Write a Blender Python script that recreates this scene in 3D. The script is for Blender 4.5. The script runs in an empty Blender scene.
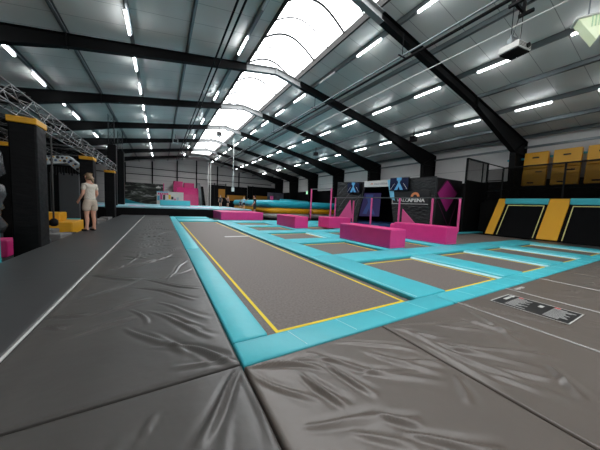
import bpy, bmesh, math, random
from mathutils import Vector, Matrix
random.seed(7)
C = bpy.context.scene.collection
# ------------------------------------------------------------------ helpers
def lin(c):
    return tuple((v/12.92 if v <= .04045 else ((v+.055)/1.055)**2.4) for v in c)
def hexc(r, g, b): return lin((r/255, g/255, b/255))
MATS = {}
def mat(name, rgb, rough=.6, metal=0., spec=.5, bump=None, emit=None, vary=None, alpha=None):
    m = bpy.data.materials.new(name); m.use_nodes = True
    nt = m.node_tree; b = nt.nodes['Principled BSDF']
    col = hexc(*rgb)
    b.inputs['Base Color'].default_value = (*col, 1)
    b.inputs['Roughness'].default_value = rough
    b.inputs['Metallic'].default_value = metal
    b.inputs['Specular IOR Level'].default_value = spec
    tc = nt.nodes.new('ShaderNodeTexCoord')
    if vary:                                             # (scale, amount)
        n = nt.nodes.new('ShaderNodeTexNoise'); n.inputs['Scale'].default_value = vary[0]; n.inputs['Detail'].default_value = 5
        nt.links.new(tc.outputs['Object'], n.inputs['Vector'])
        r = nt.nodes.new('ShaderNodeValToRGB')
        r.color_ramp.elements[0].position = .3; r.color_ramp.elements[1].position = .7
        r.color_ramp.elements[0].color = (*[max(0, c*(1-vary[1])) for c in col], 1)
        r.color_ramp.elements[1].color = (*[min(1, c*(1+vary[1])) for c in col], 1)
        nt.links.new(n.outputs['Fac'], r.inputs['Fac']); nt.links.new(r.outputs['Color'], b.inputs['Base Color'])
    if bump:                                             # (scale, strength, distance)
        n = nt.nodes.new('ShaderNodeTexNoise'); n.inputs['Scale'].default_value = bump[0]; n.inputs['Detail'].default_value = 4
        mp = nt.nodes.new('ShaderNodeMapping')
        if len(bump) > 3: mp.inputs['Scale'].default_value = bump[3]
        nt.links.new(tc.outputs['Object'], mp.inputs['Vector']); nt.links.new(mp.outputs['Vector'], n.inputs['Vector'])
        bp = nt.nodes.new('ShaderNodeBump'); bp.inputs['Strength'].default_value = bump[1]; bp.inputs['Distance'].default_value = bump[2]
        nt.links.new(n.outputs['Fac'], bp.inputs['Height']); nt.links.new(bp.outputs['Normal'], b.inputs['Normal'])
    if emit:
        b.inputs['Emission Color'].default_value = (*hexc(*emit[0]), 1); b.inputs['Emission Strength'].default_value = emit[1]
    if alpha is not None:
        b.inputs['Alpha'].default_value = alpha
    MATS[name] = m
    return m
def tag(o, label=None, cat=None, group=None, kind=None):
    if label: o['label'] = label
    if cat: o['category'] = cat
    if group: o['group'] = group
    if kind: o['kind'] = kind
    return o
def empty(name, loc=(0, 0, 0), rz=0.):
    o = bpy.data.objects.new(name, None); C.objects.link(o); o.location = loc; o.rotation_euler = (0, 0, rz)
    o.empty_display_size = .2
    return o
def link(name, bm, m, parent=None, smooth=False, loc=None):
    me = bpy.data.meshes.new(name)
    bmesh.ops.recalc_face_normals(bm, faces=bm.faces)
    if smooth:
        for f in bm.faces: f.smooth = True
    bm.to_mesh(me); bm.free()
    if smooth == 'auto' or smooth is True:
        pass
    for x in (m if isinstance(m, (list, tuple)) else [m]): me.materials.append(x)
    o = bpy.data.objects.new(name, me); C.objects.link(o)
    if parent: o.parent = parent
    if loc: o.location = loc
    return o
def bx(bm, x0, x1, y0, y1, z0, z1, bev=0., seg=2, M=None):
    r = bmesh.ops.create_cube(bm, size=1)
    vs = r['verts']
    for v in vs:
        v.co = Vector(((x0+x1)/2+v.co.x*(x1-x0), (y0+y1)/2+v.co.y*(y1-y0), (z0+z1)/2+v.co.z*(z1-z0)))
        if M: v.co = M @ v.co
    if bev > 0:
        es = list({e for v in vs for e in v.link_edges})
        bmesh.ops.bevel(bm, geom=es, offset=bev, segments=seg, profile=.5, affect='EDGES')
    return bm
def box(*a, **k): return bx(bmesh.new(), *a, **k)
def prism(bm, pts, ax, a0, a1):
    """pts: 2D outline; ax: extrusion axis, remaining axes in xyz order"""
    def P(p, t):
        l = [p[0], p[1]]; l.insert(ax, t); return l
    A = [bm.verts.new(P(p, a0)) for p in pts]; B = [bm.verts.new(P(p, a1)) for p in pts]
    bm.faces.new(A); bm.faces.new(B[::-1]); n = len(pts)
    for i in range(n): bm.faces.new((A[i], B[i], B[(i+1) % n], A[(i+1) % n]))
    return bm
def tube(bm, pts, r, n=8, cap=True):
    pts = [Vector(p) for p in pts]; rings = []
    rr = r if isinstance(r, (list, tuple)) else [r]*len(pts)
    for i, p in enumerate(pts):
        d = (pts[min(i+1, len(pts)-1)]-pts[max(i-1, 0)]).normalized()
        a = Vector((0, 0, 1)) if abs(d.z) < .95 else Vector((1, 0, 0))
        u = d.cross(a).normalized(); v = d.cross(u)
        rings.append([bm.verts.new(p+(u*math.cos(t)+v*math.sin(t))*rr[i]) for t in [2*math.pi*k/n for k in range(n)]])
    for A, B in zip(rings, rings[1:]):
        for k in range(n): bm.faces.new((A[k], A[(k+1) % n], B[(k+1) % n], B[k]))
    if cap: bm.faces.new(rings[0][::-1]); bm.faces.new(rings[-1])
    return bm
def quadslab(bm, q, n, th):
    """a slab from four 3D corners, thickened by th along n"""
    A = [bm.verts.new(Vector(p)) for p in q]; B = [bm.verts.new(Vector(p)+Vector(n)*th) for p in q]
    bm.faces.new(A); bm.faces.new(B[::-1]); k = len(q)
    for i in range(k): bm.faces.new((A[i], B[i], B[(i+1) % k], A[(i+1) % k]))
    return bm
def bevel_all(bm, off, seg=2):
    bmesh.ops.bevel(bm, geom=list(bm.edges), offset=off, segments=seg, profile=.5, affect='EDGES'); return bm
def copy_tree(o, parent=None):
    c = o.copy(); C.objects.link(c); c.parent = parent
    for ch in o.children: copy_tree(ch, c)
    return c
def text_mesh(name, s, size, m, parent, M, depth=.004, bold=0.):
    cu = bpy.data.curves.new(name, 'FONT'); cu.body = s; cu.size = size; cu.extrude = depth; cu.offset = bold
    cu.align_x = 'CENTER'; cu.align_y = 'CENTER'
    t = bpy.data.objects.new(name, cu); C.objects.link(t)
    dg = bpy.context.evaluated_depsgraph_get(); me = bpy.data.meshes.new_from_object(t.evaluated_get(dg))
    bpy.data.objects.remove(t)
    me.transform(M); me.materials.clear(); me.materials.append(m)
    o = bpy.data.objects.new(name, me); C.objects.link(o); o.parent = parent
    return o
NTH = ['first', 'second', 'third', 'fourth', 'fifth', 'sixth', 'seventh', 'eighth', 'ninth', 'tenth', 'eleventh', 'twelfth',
       'thirteenth', 'fourteenth', 'fifteenth', 'sixteenth', 'seventeenth', 'eighteenth']
# ------------------------------------------------------------------ materials
vinyl_black = mat('black_vinyl', (97, 89, 82), .36, bump=(2.2, .35, .03), vary=(1.3, .08))
vinyl_left = mat('charcoal_vinyl', (60, 60, 60), .44, bump=(260, .12, .002), vary=(1.1, .08))
vinyl_mid = mat('dark_grey_vinyl', (76, 73, 70), .36, bump=(2.2, .35, .03), vary=(1.1, .1))
teal = mat('teal_vinyl', (64, 180, 192), .42, bump=(9, .25, .01), vary=(2.5, .05))
teal_band = mat('pale_teal_piping_and_lit_edge', (170, 222, 226), .45)
yellowline = mat('yellow_webbing', (238, 208, 20), .6)
bed_mat = mat('trampoline_mesh', (104, 95, 89), .62, bump=(420, .3, .002), vary=(38, .28))
darkgap = mat('black_gap', (12, 12, 12), .8)
pink = mat('magenta_vinyl', (214, 44, 122), .42, bump=(3.2, .45, .03, (1, 1, .5)), vary=(3, .06))
pink_post = mat('pink_foam_sleeve', (228, 88, 150), .55, bump=(30, .3, .01, (1, 1, .2)))
yellow = mat('yellow_vinyl', (222, 160, 22), .45, bump=(6, .25, .01))
white_line = mat('white_piping', (196, 196, 192), .5)
blackpad = mat('black_padding', (6, 6, 7), .5, spec=.14, bump=(5, .6, .03, (.6, .6, 1.8)))
blackpad_plain = mat('black_cover', (6, 6, 7), .55, spec=.14, bump=(3, .4, .03))
grey_steel = mat('galvanised_steel', (118, 124, 126), .42, .6, bump=(14, .1, .005))
frame_black = mat('black_painted_steel', (12, 12, 13), .6, spec=.15)
frame_pale = mat('pale_grey_steel', (128, 130, 130), .6)
roof_m = mat('grey_roof_sheet', (204, 203, 198), .38, metal=.0, vary=(.35, .07))
wall_grey = mat('light_grey_cladding', (226, 222, 219), .6, vary=(.5, .05))
wall_dark = mat('dark_wall', (9, 9, 10), .7, spec=.15)
concrete = mat('dark_concrete', (52, 52, 53), .7, vary=(1.2, .2), bump=(30, .2, .01))
white_paint = mat('white_paint', (215, 214, 210), .5)
alu = mat('aluminium_tube', (150, 150, 150), .35, .8)
alu_dark = mat('dull_aluminium_tube', (70, 70, 70), .5, .6)
net_m = mat('black_netting', (8, 8, 8), .9, spec=.1, alpha=.45)
net_soft = mat('dark_netting', (12, 11, 10), .9, spec=.1, alpha=.4)
lamp_m = mat('tube_glow', (255, 255, 255), .5, emit=((244, 250, 255), 16.))
lamp_off = mat('unlit_tube', (190, 196, 196), .4)
inflat_teal = mat('inflatable_teal', (30, 160, 178), .4, bump=(2, .3, .03))
inflat_yellow = mat('inflatable_yellow', (226, 160, 20), .4, bump=(2, .3, .03))
inflat_grey = mat('inflatable_grey', (150, 150, 146), .5, bump=(2, .3, .03))
skin_m = mat('skin', (214, 160, 135), .5)
black_cloth = mat('black_cloth', (24, 24, 28), .8)
grey_foam = mat('grey_foam', (120, 118, 116), .8, bump=(10, .3, .01))

def seam_mat(m, period, axis, width=.012, depth=.5):
    """thin standing seams repeated along one object axis"""
    nt = m.node_tree; b = nt.nodes['Principled BSDF']
    src = b.inputs['Base Color'].links[0].from_socket
    tc = nt.nodes.new('ShaderNodeTexCoord'); sp = nt.nodes.new('ShaderNodeSeparateXYZ'); nt.links.new(tc.outputs['Object'], sp.inputs[0])
    a = nt.nodes.new('ShaderNodeMath'); a.operation = 'MULTIPLY'; a.inputs[1].default_value = 1/period; nt.links.new(sp.outputs['XYZ'[axis]], a.inputs[0])
    f = nt.nodes.new('ShaderNodeMath'); f.operation = 'FRACT'; nt.links.new(a.outputs[0], f.inputs[0])
    l = nt.nodes.new('ShaderNodeMath'); l.operation = 'LESS_THAN'; l.inputs[1].default_value = width/period; nt.links.new(f.outputs[0], l.inputs[0])
    mx = nt.nodes.new('ShaderNodeMixRGB'); mx.blend_type = 'MULTIPLY'; mx.inputs['Color2'].default_value = (depth, depth, depth, 1)
    nt.links.new(l.outputs[0], mx.inputs['Fac']); nt.links.new(src, mx.inputs['Color1']); nt.links.new(mx.outputs[0], b.inputs['Base Color'])
seam_mat(roof_m, 1.0, 1, .02, .45)
seam_mat(wall_grey, 1.0, 2, .03, .6)

# ------------------------------------------------------------------ the hall
RX, RZ = 5.0, 8.08
XL, XR, YF, YB = -8.8, 18.8, -9.0, 44.75
def rz(x): return RZ-(.178 if x > RX else .160)*abs(x-RX)
S0, S1, SE = 3.6, 6.32, 38.2                       # skylight
bm = bmesh.new()
bx(bm, XL-.3, XR+.3, YF, YB+.3, -.6, -.5)
tag(link('floor', bm, concrete), kind='structure')
bm = bmesh.new()
prism(bm, [(XL-.3, rz(XL-.3)), (S0, rz(S0)), (S0, rz(S0)+.15), (XL-.3, rz(XL-.3)+.15)], 1, YF, YB+.3)
bx(bm, S0, S1, SE, YB+.3, rz(S0)-.05, rz(S0)+.15)
prism(bm, [(S1, rz(S1)), (XR+.3, rz(XR+.3)), (XR+.3, rz(XR+.3)+.15), (S1, rz(S1)+.15)], 1, YF, YB+.3)
ceil = tag(link('ceiling', bm, roof_m), kind='structure')
# purlins under the sheet (C profile)
brown = mat('skylight_kerb', (46, 45, 44), .6, spec=.1)
for x in (-8.6, -6.75, -4.81, -2.87, -.96, .92, 2.93, 7.2, 9.15, 11.13, 13.0, 14.9, 16.8, 18.4):
    bm = bmesh.new(); z = rz(x)
    bx(bm, x-.015, x+.015, YF, YB, z-.18, z)
    bx(bm, x-.015, x+.09, YF, YB, z-.18, z-.165); bx(bm, x-.015, x+.09, YF, YB, z-.02, z)
    bx(bm, x+.08, x+.09, YF, YB, z-.165, z-.14)
    link('purlin', bm, grey_steel, ceil)
for x in (S0, S1):
    link('skylight_kerb', box(x-.04, x+.04, YF, SE, rz(x)-.12, rz(x)+.16), brown, ceil)
# skylight : translucent barrel vault of lit sheet with curved ribs
sky_m = mat('daylit_polycarbonate', (250, 252, 252), .4, emit=((252, 253, 255), 6.))
nt = sky_m.node_tree; b = nt.nodes['Principled BSDF']
tc = nt.nodes.new('ShaderNodeTexCoord'); n = nt.nodes.new('ShaderNodeTexNoise'); n.inputs['Scale'].default_value = .8; n.inputs['Detail'].default_value = 4
nt.links.new(tc.outputs['Object'], n.inputs['Vector'])
mr = nt.nodes.new('ShaderNodeMapRange'); mr.inputs['To Min'].default_value = 3.6; mr.inputs['To Max'].default_value = 7.0
nt.links.new(n.outputs['Fac'], mr.inputs['Value']); nt.links.new(mr.outputs['Result'], b.inputs['Emission Strength'])
def arch(t):                               # t 0..1 across the vault
    x = S0+(S1-S0)*t
    return x, rz(S0)+(rz(S1)-rz(S0))*t+.14+.62*math.sin(math.pi*t)
bm = bmesh.new(); N = 14
prev = None
for i in range(N+1):
    x, z = arch(i/N)
    a = bm.verts.new((x, YF, z)); c = bm.verts.new((x, SE, z))
    if prev: bm.faces.new((prev[0], prev[1], c, a))
    prev = (a, c)
sky = tag(link('window_1', bm, sky_m, smooth=True), kind='structure')
rib_m = mat('skylight_rib', (30, 32, 34), .7, spec=.1)
for k in range(43):
    y = YF+.6+k*1.1
    bm = bmesh.new(); tube(bm, [(arch(i/N)[0], y, arch(i/N)[1]-.03) for i in range(N+1)], .045 if k % 2 else .025, 6)
    link('glazing_rib', bm, rib_m, sky)
# walls
def wall(name, bm, m): return tag(link(name, bm, m), kind='structure')
wall('wall_left', box(XL-.3, XL, YF, YB, -.5, rz(XL)), wall_dark)
w = wall('wall_right', box(XR, XR+.3, YF, YB, 3.15, rz(XR)), wall_grey)
wall('wall_right_lower', box(XR-.02, XR+.3, YF, YB, -.5, 3.15), wall_dark)
bm = bmesh.new(); prism(bm, [(XL, -.5), (XR, -.5), (XR, rz(XR)), (S1, rz(S1)), (S0, rz(S0)), (XL, rz(XL))], 1, YB, YB+.3)
wall('wall_back', bm, wall_grey)
# posts and rails on the back wall
bm = bmesh.new()
for x in (-4.6, -1.15, 2.3, 5.2, 8.6, 12.4): bx(bm, x-.09, x+.09, YB-.2, YB, -.5, rz(x)-.2)
for z in (4.7, 5.7): bx(bm, XL, XR, YB-.1, YB, z, z+.1)
tag(link('trim_1', bm, frame_black), kind='structure')
# eave rail along the right wall
tag(link('trim_2', box(XR-.08, XR, YF, YB, 5.0, 5.12), grey_steel), kind='structure')

# ---- portal frames
def frame(y):
    e = empty('roof_frame', (RX, y, 0))
    def T(x): return x-RX
    for s in (1, -1):
        top = lambda x: RZ-.23-(.178 if s > 0 else .160)*abs(x)
        # outline of the web from the apex to the column foot
        xe = 13.75
        pale_x = 1.40 if s > 0 else 1.50
        # rafter web near the ridge (pale) and beyond (black)
        def dep(x): return .30+.12*min(x, 7.8)/7.8
        bmA = bmesh.new(); bmB = bmesh.new()
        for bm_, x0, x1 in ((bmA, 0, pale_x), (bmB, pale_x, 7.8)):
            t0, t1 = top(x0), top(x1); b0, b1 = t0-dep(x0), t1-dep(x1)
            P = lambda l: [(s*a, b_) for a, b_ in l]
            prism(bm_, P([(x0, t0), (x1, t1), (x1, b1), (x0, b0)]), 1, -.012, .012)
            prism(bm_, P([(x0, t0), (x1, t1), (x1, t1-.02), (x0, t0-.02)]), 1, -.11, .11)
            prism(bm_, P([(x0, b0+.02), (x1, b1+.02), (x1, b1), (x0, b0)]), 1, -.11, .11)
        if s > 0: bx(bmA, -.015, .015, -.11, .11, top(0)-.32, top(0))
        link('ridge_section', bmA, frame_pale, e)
        link('rafter', bmB, frame_black, e)
        # haunch and column
        bm_ = bmesh.new()
        t0, t1 = top(7.8), top(xe)
        hb, bi = (4.60, 12.25) if s > 0 else (4.95, 12.6)
        P = lambda l: [(s*a, b_) for a, b_ in l]
        prism(bm_, P([(7.8, t0), (xe, t1), (bi, hb), (7.8, t0-.42)]), 1, -.012, .012)
        prism(bm_, P([(7.8, t0), (xe, t1), (xe, t1-.025), (7.8, t0-.025)]), 1, -.12, .12)
        prism(bm_, P([(7.8, t0-.395), (bi, hb+.03), (bi, hb), (7.8, t0-.42)]), 1, -.12, .12)
        bx(bm_, s*7.785, s*7.815, -.13, .13, t0-.44, t0)
        prism(bm_, P([(bi, hb), (bi+.05, hb+.04), (xe, t1), (xe, t1-.04)]), 1, -.12, .12)
        link('haunch', bm_, frame_black, e)
        bm_ = bmesh.new()
        prism(bm_, P([(bi, hb), (xe, t1), (xe, -.5), (bi+.25, -.5)]), 1, -.012, .012)
        prism(bm_, P([(bi, hb), (bi+.03, hb), (bi+.28, -.5), (bi+.25, -.5)]), 1, -.14, .14)
        bx(bm_, s*(xe-.03), s*xe, -.14, .14, -.5, t1)
        bx(bm_, s*(bi), s*xe, -.13, .13, hb-.02, hb+.02)
        link('column', bm_, frame_black, e)
    return e
fr0 = None
for i, y in enumerate([.75, 6.25, 11.75, 17.25, 22.75, 28.25, 33.75, 39.25]):
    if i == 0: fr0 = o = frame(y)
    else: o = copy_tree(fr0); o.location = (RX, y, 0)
    tag(o, ('black steel portal frame overhead with pale ridge piece, out of view above the camera' if i == 0 else
        'black steel portal frame with pale ridge piece, %s one counted from the camera' % NTH[i-1]), 'roof beam', 'portal frames carrying the roof')

# ---- tube lights under the purlins
def make_light():
    e = empty('tube_light')
    bm = bmesh.new(); bx(bm, -.035, .035, 0, 1.3, .02, .06, .005)
    link('housing', bm, white_paint, e)
    bm = bmesh.new(); bx(bm, -.034, .034, .01, 1.29, -.04, .02, .016)
    link('glowing_tube', bm, lamp_m, e)
    return e
proto = None
rows = [(-4.81, 'over the left side above the aluminium truss', ()), (-.96, 'between the left side and the skylight', ()),
        (2.93, 'along the left edge of the skylight', 'odd'), (7.2, 'along the right edge of the skylight', (3,)),
        (11.13, 'midway down the right roof slope', ()), (14.9, 'low on the right roof slope', ())]
for x, where, skip in rows:
    c = 0
    for k in range(0, 15):
        y = 1.38+2.8*k+(.2 if k == 0 else 0)
        if skip == 'odd' and k % 2 == 0: continue
        if skip != 'odd' and k in skip: continue
        if proto is None: proto = o = make_light()
        else: o = copy_tree(proto)
        o.location = (x, y, rz(x)-.225)
        tag(o, 'lit tube light %s, %s from the camera' % (where, NTH[c]), 'ceiling light', 'lit tube lights under the roof')
        c += 1
for y, x, t in ((6.9, 2.93, 'left'), (9.8, 7.2, 'right')):
    e = empty('tube_light', (x, y, rz(x)-.225))
    link('housing', box(-.035, .035, 0, 1.3, .02, .06, bev=.005), white_paint, e)
    link('tube', box(-.045, .045, .01, 1.29, -.05, .02, bev=.02), lamp_off, e)
    tag(e, 'unlit tube light beside the %s edge of the skylight' % t, 'ceiling light')
# bare rail between the lights
for x in (7.2, 11.13, 14.9, 2.93):
    tag(link('cable_tray', box(x-.012, x+.012, YF+1, YB-.4, rz(x)-.195, rz(x)-.181), grey_steel),
        'thin pale cable strip running under the purlin of lights %s' % {7.2: 'right beside the skylight', 11.13: 'midway down the right slope', 14.9: 'lowest on the right slope', 2.93: 'left beside the skylight'}[x], 'cable strip')
# ---- pipes and cables running down the hall
def pipe(name, pts, r, m, label, cat='pipe', group=None):
    return tag(link(name, tube(bmesh.new(), pts, r, 8), m, smooth=True), label, cat, group)
pipe('ceiling_pipe', [(1.93, YF+1, 6.9), (1.93, 40, 6.9)], .035, frame_black, 'left one of two dark pipes hung left of the skylight')
pipe('ceiling_pipe', [(2.13, YF+1, 6.9), (2.13, 40, 6.9)], .035, frame_black, 'right one of two dark pipes hung left of the skylight')
pipe('ceiling_pipe', [(7.25, -6, 6.35), (7.05, 34, 6.35)], .03, grey_steel, 'upper pale pipe of the pair hung right of the skylight')
pipe('ceiling_pipe', [(7.42, -6, 6.3), (7.22, 34, 6.3)], .045, frame_black, 'lower dark pipe of the pair hung right of the skylight')
pipe('white_cable', [(8.0, -6, 6.0), (8.05, 5, 6.0), (8.2, 12, 6.05), (9.3, 27, 6.1)], .016, white_paint, 'thin white taut cable strung below the right roof slope', 'cable')
bm = bmesh.new()
for y in (.75, 6.25, 11.75, 17.25, 22.75, 28.25):
    for x, z, zt in ((2.03, 6.9, 7.0), (7.2, 6.33, 7.1)):
        bx(bm, x-.2, x+.2, y-.3, y-.26, z-.01, z+.02)
        bx(bm, x-.01, x+.01, y-.29, y-.27, z, zt)
tag(link('pipe_hangers', bm, frame_black), 'small black hanger brackets holding the ceiling pipes', 'bracket')
# ---- little boxes under the roof
def speaker(loc, label, m=frame_black, s=.35):
    e = empty('speaker', loc)
    link('cabinet', box(-s/2, s/2, -s/2, s/2, -s*.9, 0, bev=.03), m, e)
    link('grille', box(-s*.4, s*.4, -s/2-.015, -s/2, -s*.8, -s*.1, bev=.006), mat('speaker_grille', (35, 35, 36), .8), e)
    link('bracket', box(-.02, .02, -.02, .02, 0, .45), frame_black, e)
    tag(e, label, 'speaker')
speaker((13.9, 10.2, 5.75), 'black speaker under the right roof slope near a portal frame')
speaker((12.6, 19.5, 6.1), 'black speaker hung far down the right roof slope')
speaker((4.3, 21.9, 7.0), 'white speaker hung under the skylight edge far away', white_paint, .4)
speaker((1.2, 26.5, 6.85), 'white speaker hung from the left roof slope far away', white_paint, .45)
# ---- hanging projector
e = empty('projector', (8.02, 3.1, 5.30), math.radians(-10)); e.scale = (.95, .95, 1.1)
pj = mat('projector_case', (196, 196, 190), .45)
bm = bmesh.new(); bx(bm, -.27, .27, -.24, .24, 0, .15, .02); link('case', bm, pj, e)
bm = bmesh.new(); bx(bm, -.25, .25, -.22, .22, -.03, 0, .005); link('base_panel', bm, frame_black, e)
bm = bmesh.new()
for i in range(4): bx(bm, -.24, .24, -.245, -.238, .03+i*.027, .04+i*.027)
link('vent', bm, frame_black, e)
bm = bmesh.new(); tube(bm, [(.1, -.29, .08), (.1, -.23, .08)], .05, 16); link('lens', bm, frame_black, e)
bm = bmesh.new()
for x in (-.2, .2):
    tube(bm, [(x, 0, .14), (x, 0, .36)], .024, 8); bx(bm, x-.06, x+.06, -.06, .06, .15, .27, .01)
tube(bm, [(-.2, 0, .36), (-.1, .05, .4), (0, .06, .39), (.2, 0, .36)], .018, 8)
link('yoke', bm, grey_steel, e)
bm = bmesh.new()
for x in (-.2, .2): tube(bm, [(x, 0, .36), (x, 0, 1.3)], .011, 6)
link('hanging_rod', bm, frame_black, e)
bm = bmesh.new(); tube(bm, [(-.15, .1, .15), (-.12, .12, .3), (.02, .1, .42), (.1, .05, .8), (.12, .02, 1.3)], .012, 6)
link('cable', bm, frame_black, e)
tag(e, 'grey box projector with black underside hanging from two rods under the roof', 'projector')
e2 = empty('ceiling_bracket', (7.95, 3.1, 6.36), 0)
for x in (-.25, .35):
    bm = bmesh.new(); bx(bm, x-.04, x+.04, -.22, .1, -.04, .04, .01); link('arm', bm, frame_black, e2)
bm = bmesh.new(); bx(bm, -.3, .42, -.03, .03, .04, .1); bx(bm, -.28, -.22, -.03, .03, .1, 1.0); bx(bm, .33, .39, -.03, .03, .1, .9)
link('crossbar', bm, frame_black, e2)
tag(e2, 'black double arm bracket above the hanging projector', 'bracket')
# ---- floodlight at the top right
e = empty('floodlight', (9.35, 2.02, 5.75), math.radians(-62)); e.scale = (1.15, 1.15, 1.15)
ac = mat('frosted_acrylic', (216, 224, 196), .25, emit=((225, 240, 190), .25))
bm = bmesh.new(); prism(bm, [(-.26, .30), (.30, .30), (.05, -.22)], 1, -.02, .28); link('diffuser', bevel_all(bm, .012), ac, e)
bm = bmesh.new()
for i in range(6): bx(bm, -.05+i*.05, -.035+i*.05, -.04, .3, .08-.0*i, .31)
link('fin', bm, mat('pale_green_glass', (196, 226, 190), .2), e)
bm = bmesh.new(); bx(bm, -.30, .34, -.06, .3, .30, .335, .008); link('mounting_plate', bm, white_paint, e)
bm = bmesh.new()
for x in (-.08, .12): tube(bm, [(x, .1, .33), (x, .1, 1.35)], .014, 6)
link('hanging_rod', bm, grey_steel, e)
tag(e, 'pale greenish wedge shaped lamp hanging at the top right corner', 'lamp')
# ---- pendant box and white pole far away
e = empty('hanging_sensor', (6.35, 25, 2.2))
link('housing', box(-.13, .13, -.1, .1, 0, .4, bev=.03), white_paint, e)
link('drop_rod', tube(bmesh.new(), [(0, 0, .4), (0, 0, 5.3)], .035, 8), white_paint, e)
tag(e, 'white box hanging on a long white rod above the platform', 'hanging box')
for x, s in ((6.3, 'left'), (6.62, 'right')):
    tag(link('white_pole', tube(bmesh.new(), [(x, 39.6, -.5), (x, 39.6, 7.0)], .07, 8), white_paint), '%s one of two white poles near the back wall' % s, 'pole')

# ------------------------------------------------------------------ wrinkled floor mats
def crease_fn(cr):
    data = []
    for (x0, y0, x1, y1, w, a, c) in cr:
        dx, dy = x1-x0, y1-y0; L = math.hypot(dx, dy)
        data.append((x0, y0, dx/L, dy/L, L, w, a, c))
    def f(x, y):
        z = 0.
        for x0, y0, ux, uy, L, w, a, c in data:
            px, py = x-x0, y-y0
            t = px*ux+py*uy
            if t < -.0 or t > L: continue
            n = -px*uy+py*ux
            q = t/L
            n -= c*math.sin(math.pi*q)+.012*math.sin(t*9+x0*7)
            ww = w*(.6+.8*q)
            if abs(n) > 3.2*ww: continue
            env = math.sin(math.pi*min(1, q*1.0))**.7
            z += 1.35*a*env*(math.exp(-(n/ww)**2)-.45*math.exp(-((n-1.5*ww)/(ww*1.1))**2)-.25*math.exp(-((n+1.6*ww)/(ww*1.1))**2))
        return z
    return f
def floor_mat(name, x0, x1, y0, y1, step, cr, m, label, flat=None, fine=None):
    f = crease_fn(cr); bm = bmesh.new()
    nx = max(2, int((x1-x0)/step)); ny = max(2, int((y1-y0)/(step if y1-y0 < 5 else .05)))
    def edges(a, b, n, e=.016):
        l = [a, a+e*.25, a+e*.6, a+e]+[a+e+(b-a-2*e)*i/n for i in range(1, n)]+[b-e, b-e*.6, b-e*.25, b]
        return l
    X = edges(x0, x1, nx); Y = edges(y0, y1, ny)
    if fine:                                            # (y range, step) meshed more finely
        a, b_, st = fine; n_ = int((b_-a)/st)
        Y = [y for y in Y if y < a-1e-4 or y > b_+1e-4]+[a+(b_-a)*i/n_ for i in range(n_+1)]; Y.sort()
    def h(x, y):
        d = min(x-x0, x1-x, y-y0, y1-y)
        e = .012*(max(0, 1-d/.016))**2
        k = min(1, d/.06) if d < .06 else 1
        zz = f(x, y)
        if flat and flat[0] < x < flat[1] and flat[2] < y < flat[3]: zz = 0
        zz += .0025*math.sin(x*2.3+1)*math.sin(y*1.7)
        return zz*(.35+.65*k)-e
    V = [[bm.verts.new((x, y, h(x, y))) for y in Y] for x in X]
    for i in range(len(X)-1):
        for j in range(len(Y)-1): bm.faces.new((V[i][j], V[i+1][j], V[i+1][j+1], V[i][j+1]))
    # skirt
    rim = [V[i][0] for i in range(len(X))]+[V[-1][j] for j in range(1, len(Y))]+[V[i][-1] for i in range(len(X)-2, -1, -1)]+[V[0][j] for j in range(len(Y)-2, 0, -1)]
    low = [bm.verts.new((v.co.x, v.co.y, -.5)) for v in rim]
    for i in range(len(rim)): bm.faces.new((rim[i], low[i], low[(i+1) % len(rim)], rim[(i+1) % len(rim)]))
    bm.faces.new(low)
    o = link('floor_mat', bm, m, smooth=True)
    return tag(o, label, 'floor mat')
rnd = random.Random(11)
def folds(segs, seed, w=(.016, .024), amp=(.010, .017)):
    r = random.Random(seed)
    return [(a, b_, c, d, r.uniform(*w), r.uniform(*amp), r.uniform(-.05, .05)*math.hypot(c-a, d-b_)*1.6) for a, b_, c, d in segs]
# strip next to the long trampoline : creases lie across it, slightly diagonal
cr = []
for k in range(40):
    y = 4.6+k*.26+rnd.uniform(-.1, .1)
    ang = rnd.choice((math.radians(rnd.uniform(8, 34)), math.radians(rnd.uniform(-38, -12)), math.radians(rnd.uniform(10, 50))))
    L = rnd.uniform(.45, 1.0); xs = rnd.uniform(-.8, -.2)
    cr.append((xs, y, xs+L*math.cos(ang), y+L*math.sin(ang), rnd.uniform(.014, .026), rnd.uniform(.008, .017), rnd.uniform(-.07, .07)))
cr += folds([(-.58, 2.44, -.22, 2.64), (-.56, 2.80, -.09, 3.07), (-.27, 2.86, -.11, 2.42), (-.26, 2.45, .12, 1.95), (-.12, 2.76, .29, 2.11),
             (-.79, 3.32, -.21, 3.91), (-.30, 3.57, .34, 2.83), (-.21, 3.91, .43, 3.20), (-.09, 3.78, .43, 4.23), (-.40, 4.54, .22, 5.56), (-.69, 7.98, .40, 9.70),
             (-.71, 4.55, -.31, 4.85), (-.86, 2.71, -.69, 2.60), (-.88, 4.35, -.25, 3.84), (-.65, 4.43, -.37, 5.75), (.07, 3.64, .41, 4.86), (-.02, 5.64, .45, 6.29),
             (-.11, 8.20, .45, 8.91), (.15, 2.33, .29, 2.14), (-.9, 2.92, -.60, 2.85), (-.5, 6.4, .1, 6.9), (-.7, 5.6, -.2, 5.2), (-.6, 7.1, .2, 6.6)], 5, (.014, .026), (.008, .016))
cr += folds([(-.08, 2.28, .18, 1.81), (-.09, 2.74, .34, 2.18), (.07, 2.44, .39, 1.97), (-.07, 2.04, .30, 1.69), (-.04, 2.95, .40, 2.29)], 6, (.015, .024), (.006, .012))
cr += [(.02, 2.02, .455, 1.58, .024, .026, .03), (.46, 1.62, .05, 1.72, .016, .010, .02)]
floor_mat('m', -.905, .475, 1.57, 19.3, .0145, cr, vinyl_mid, 'long black wrinkled floor mat beside the left edge of the long trampoline', fine=(1.6, 5.5, .014))
cr = []
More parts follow.
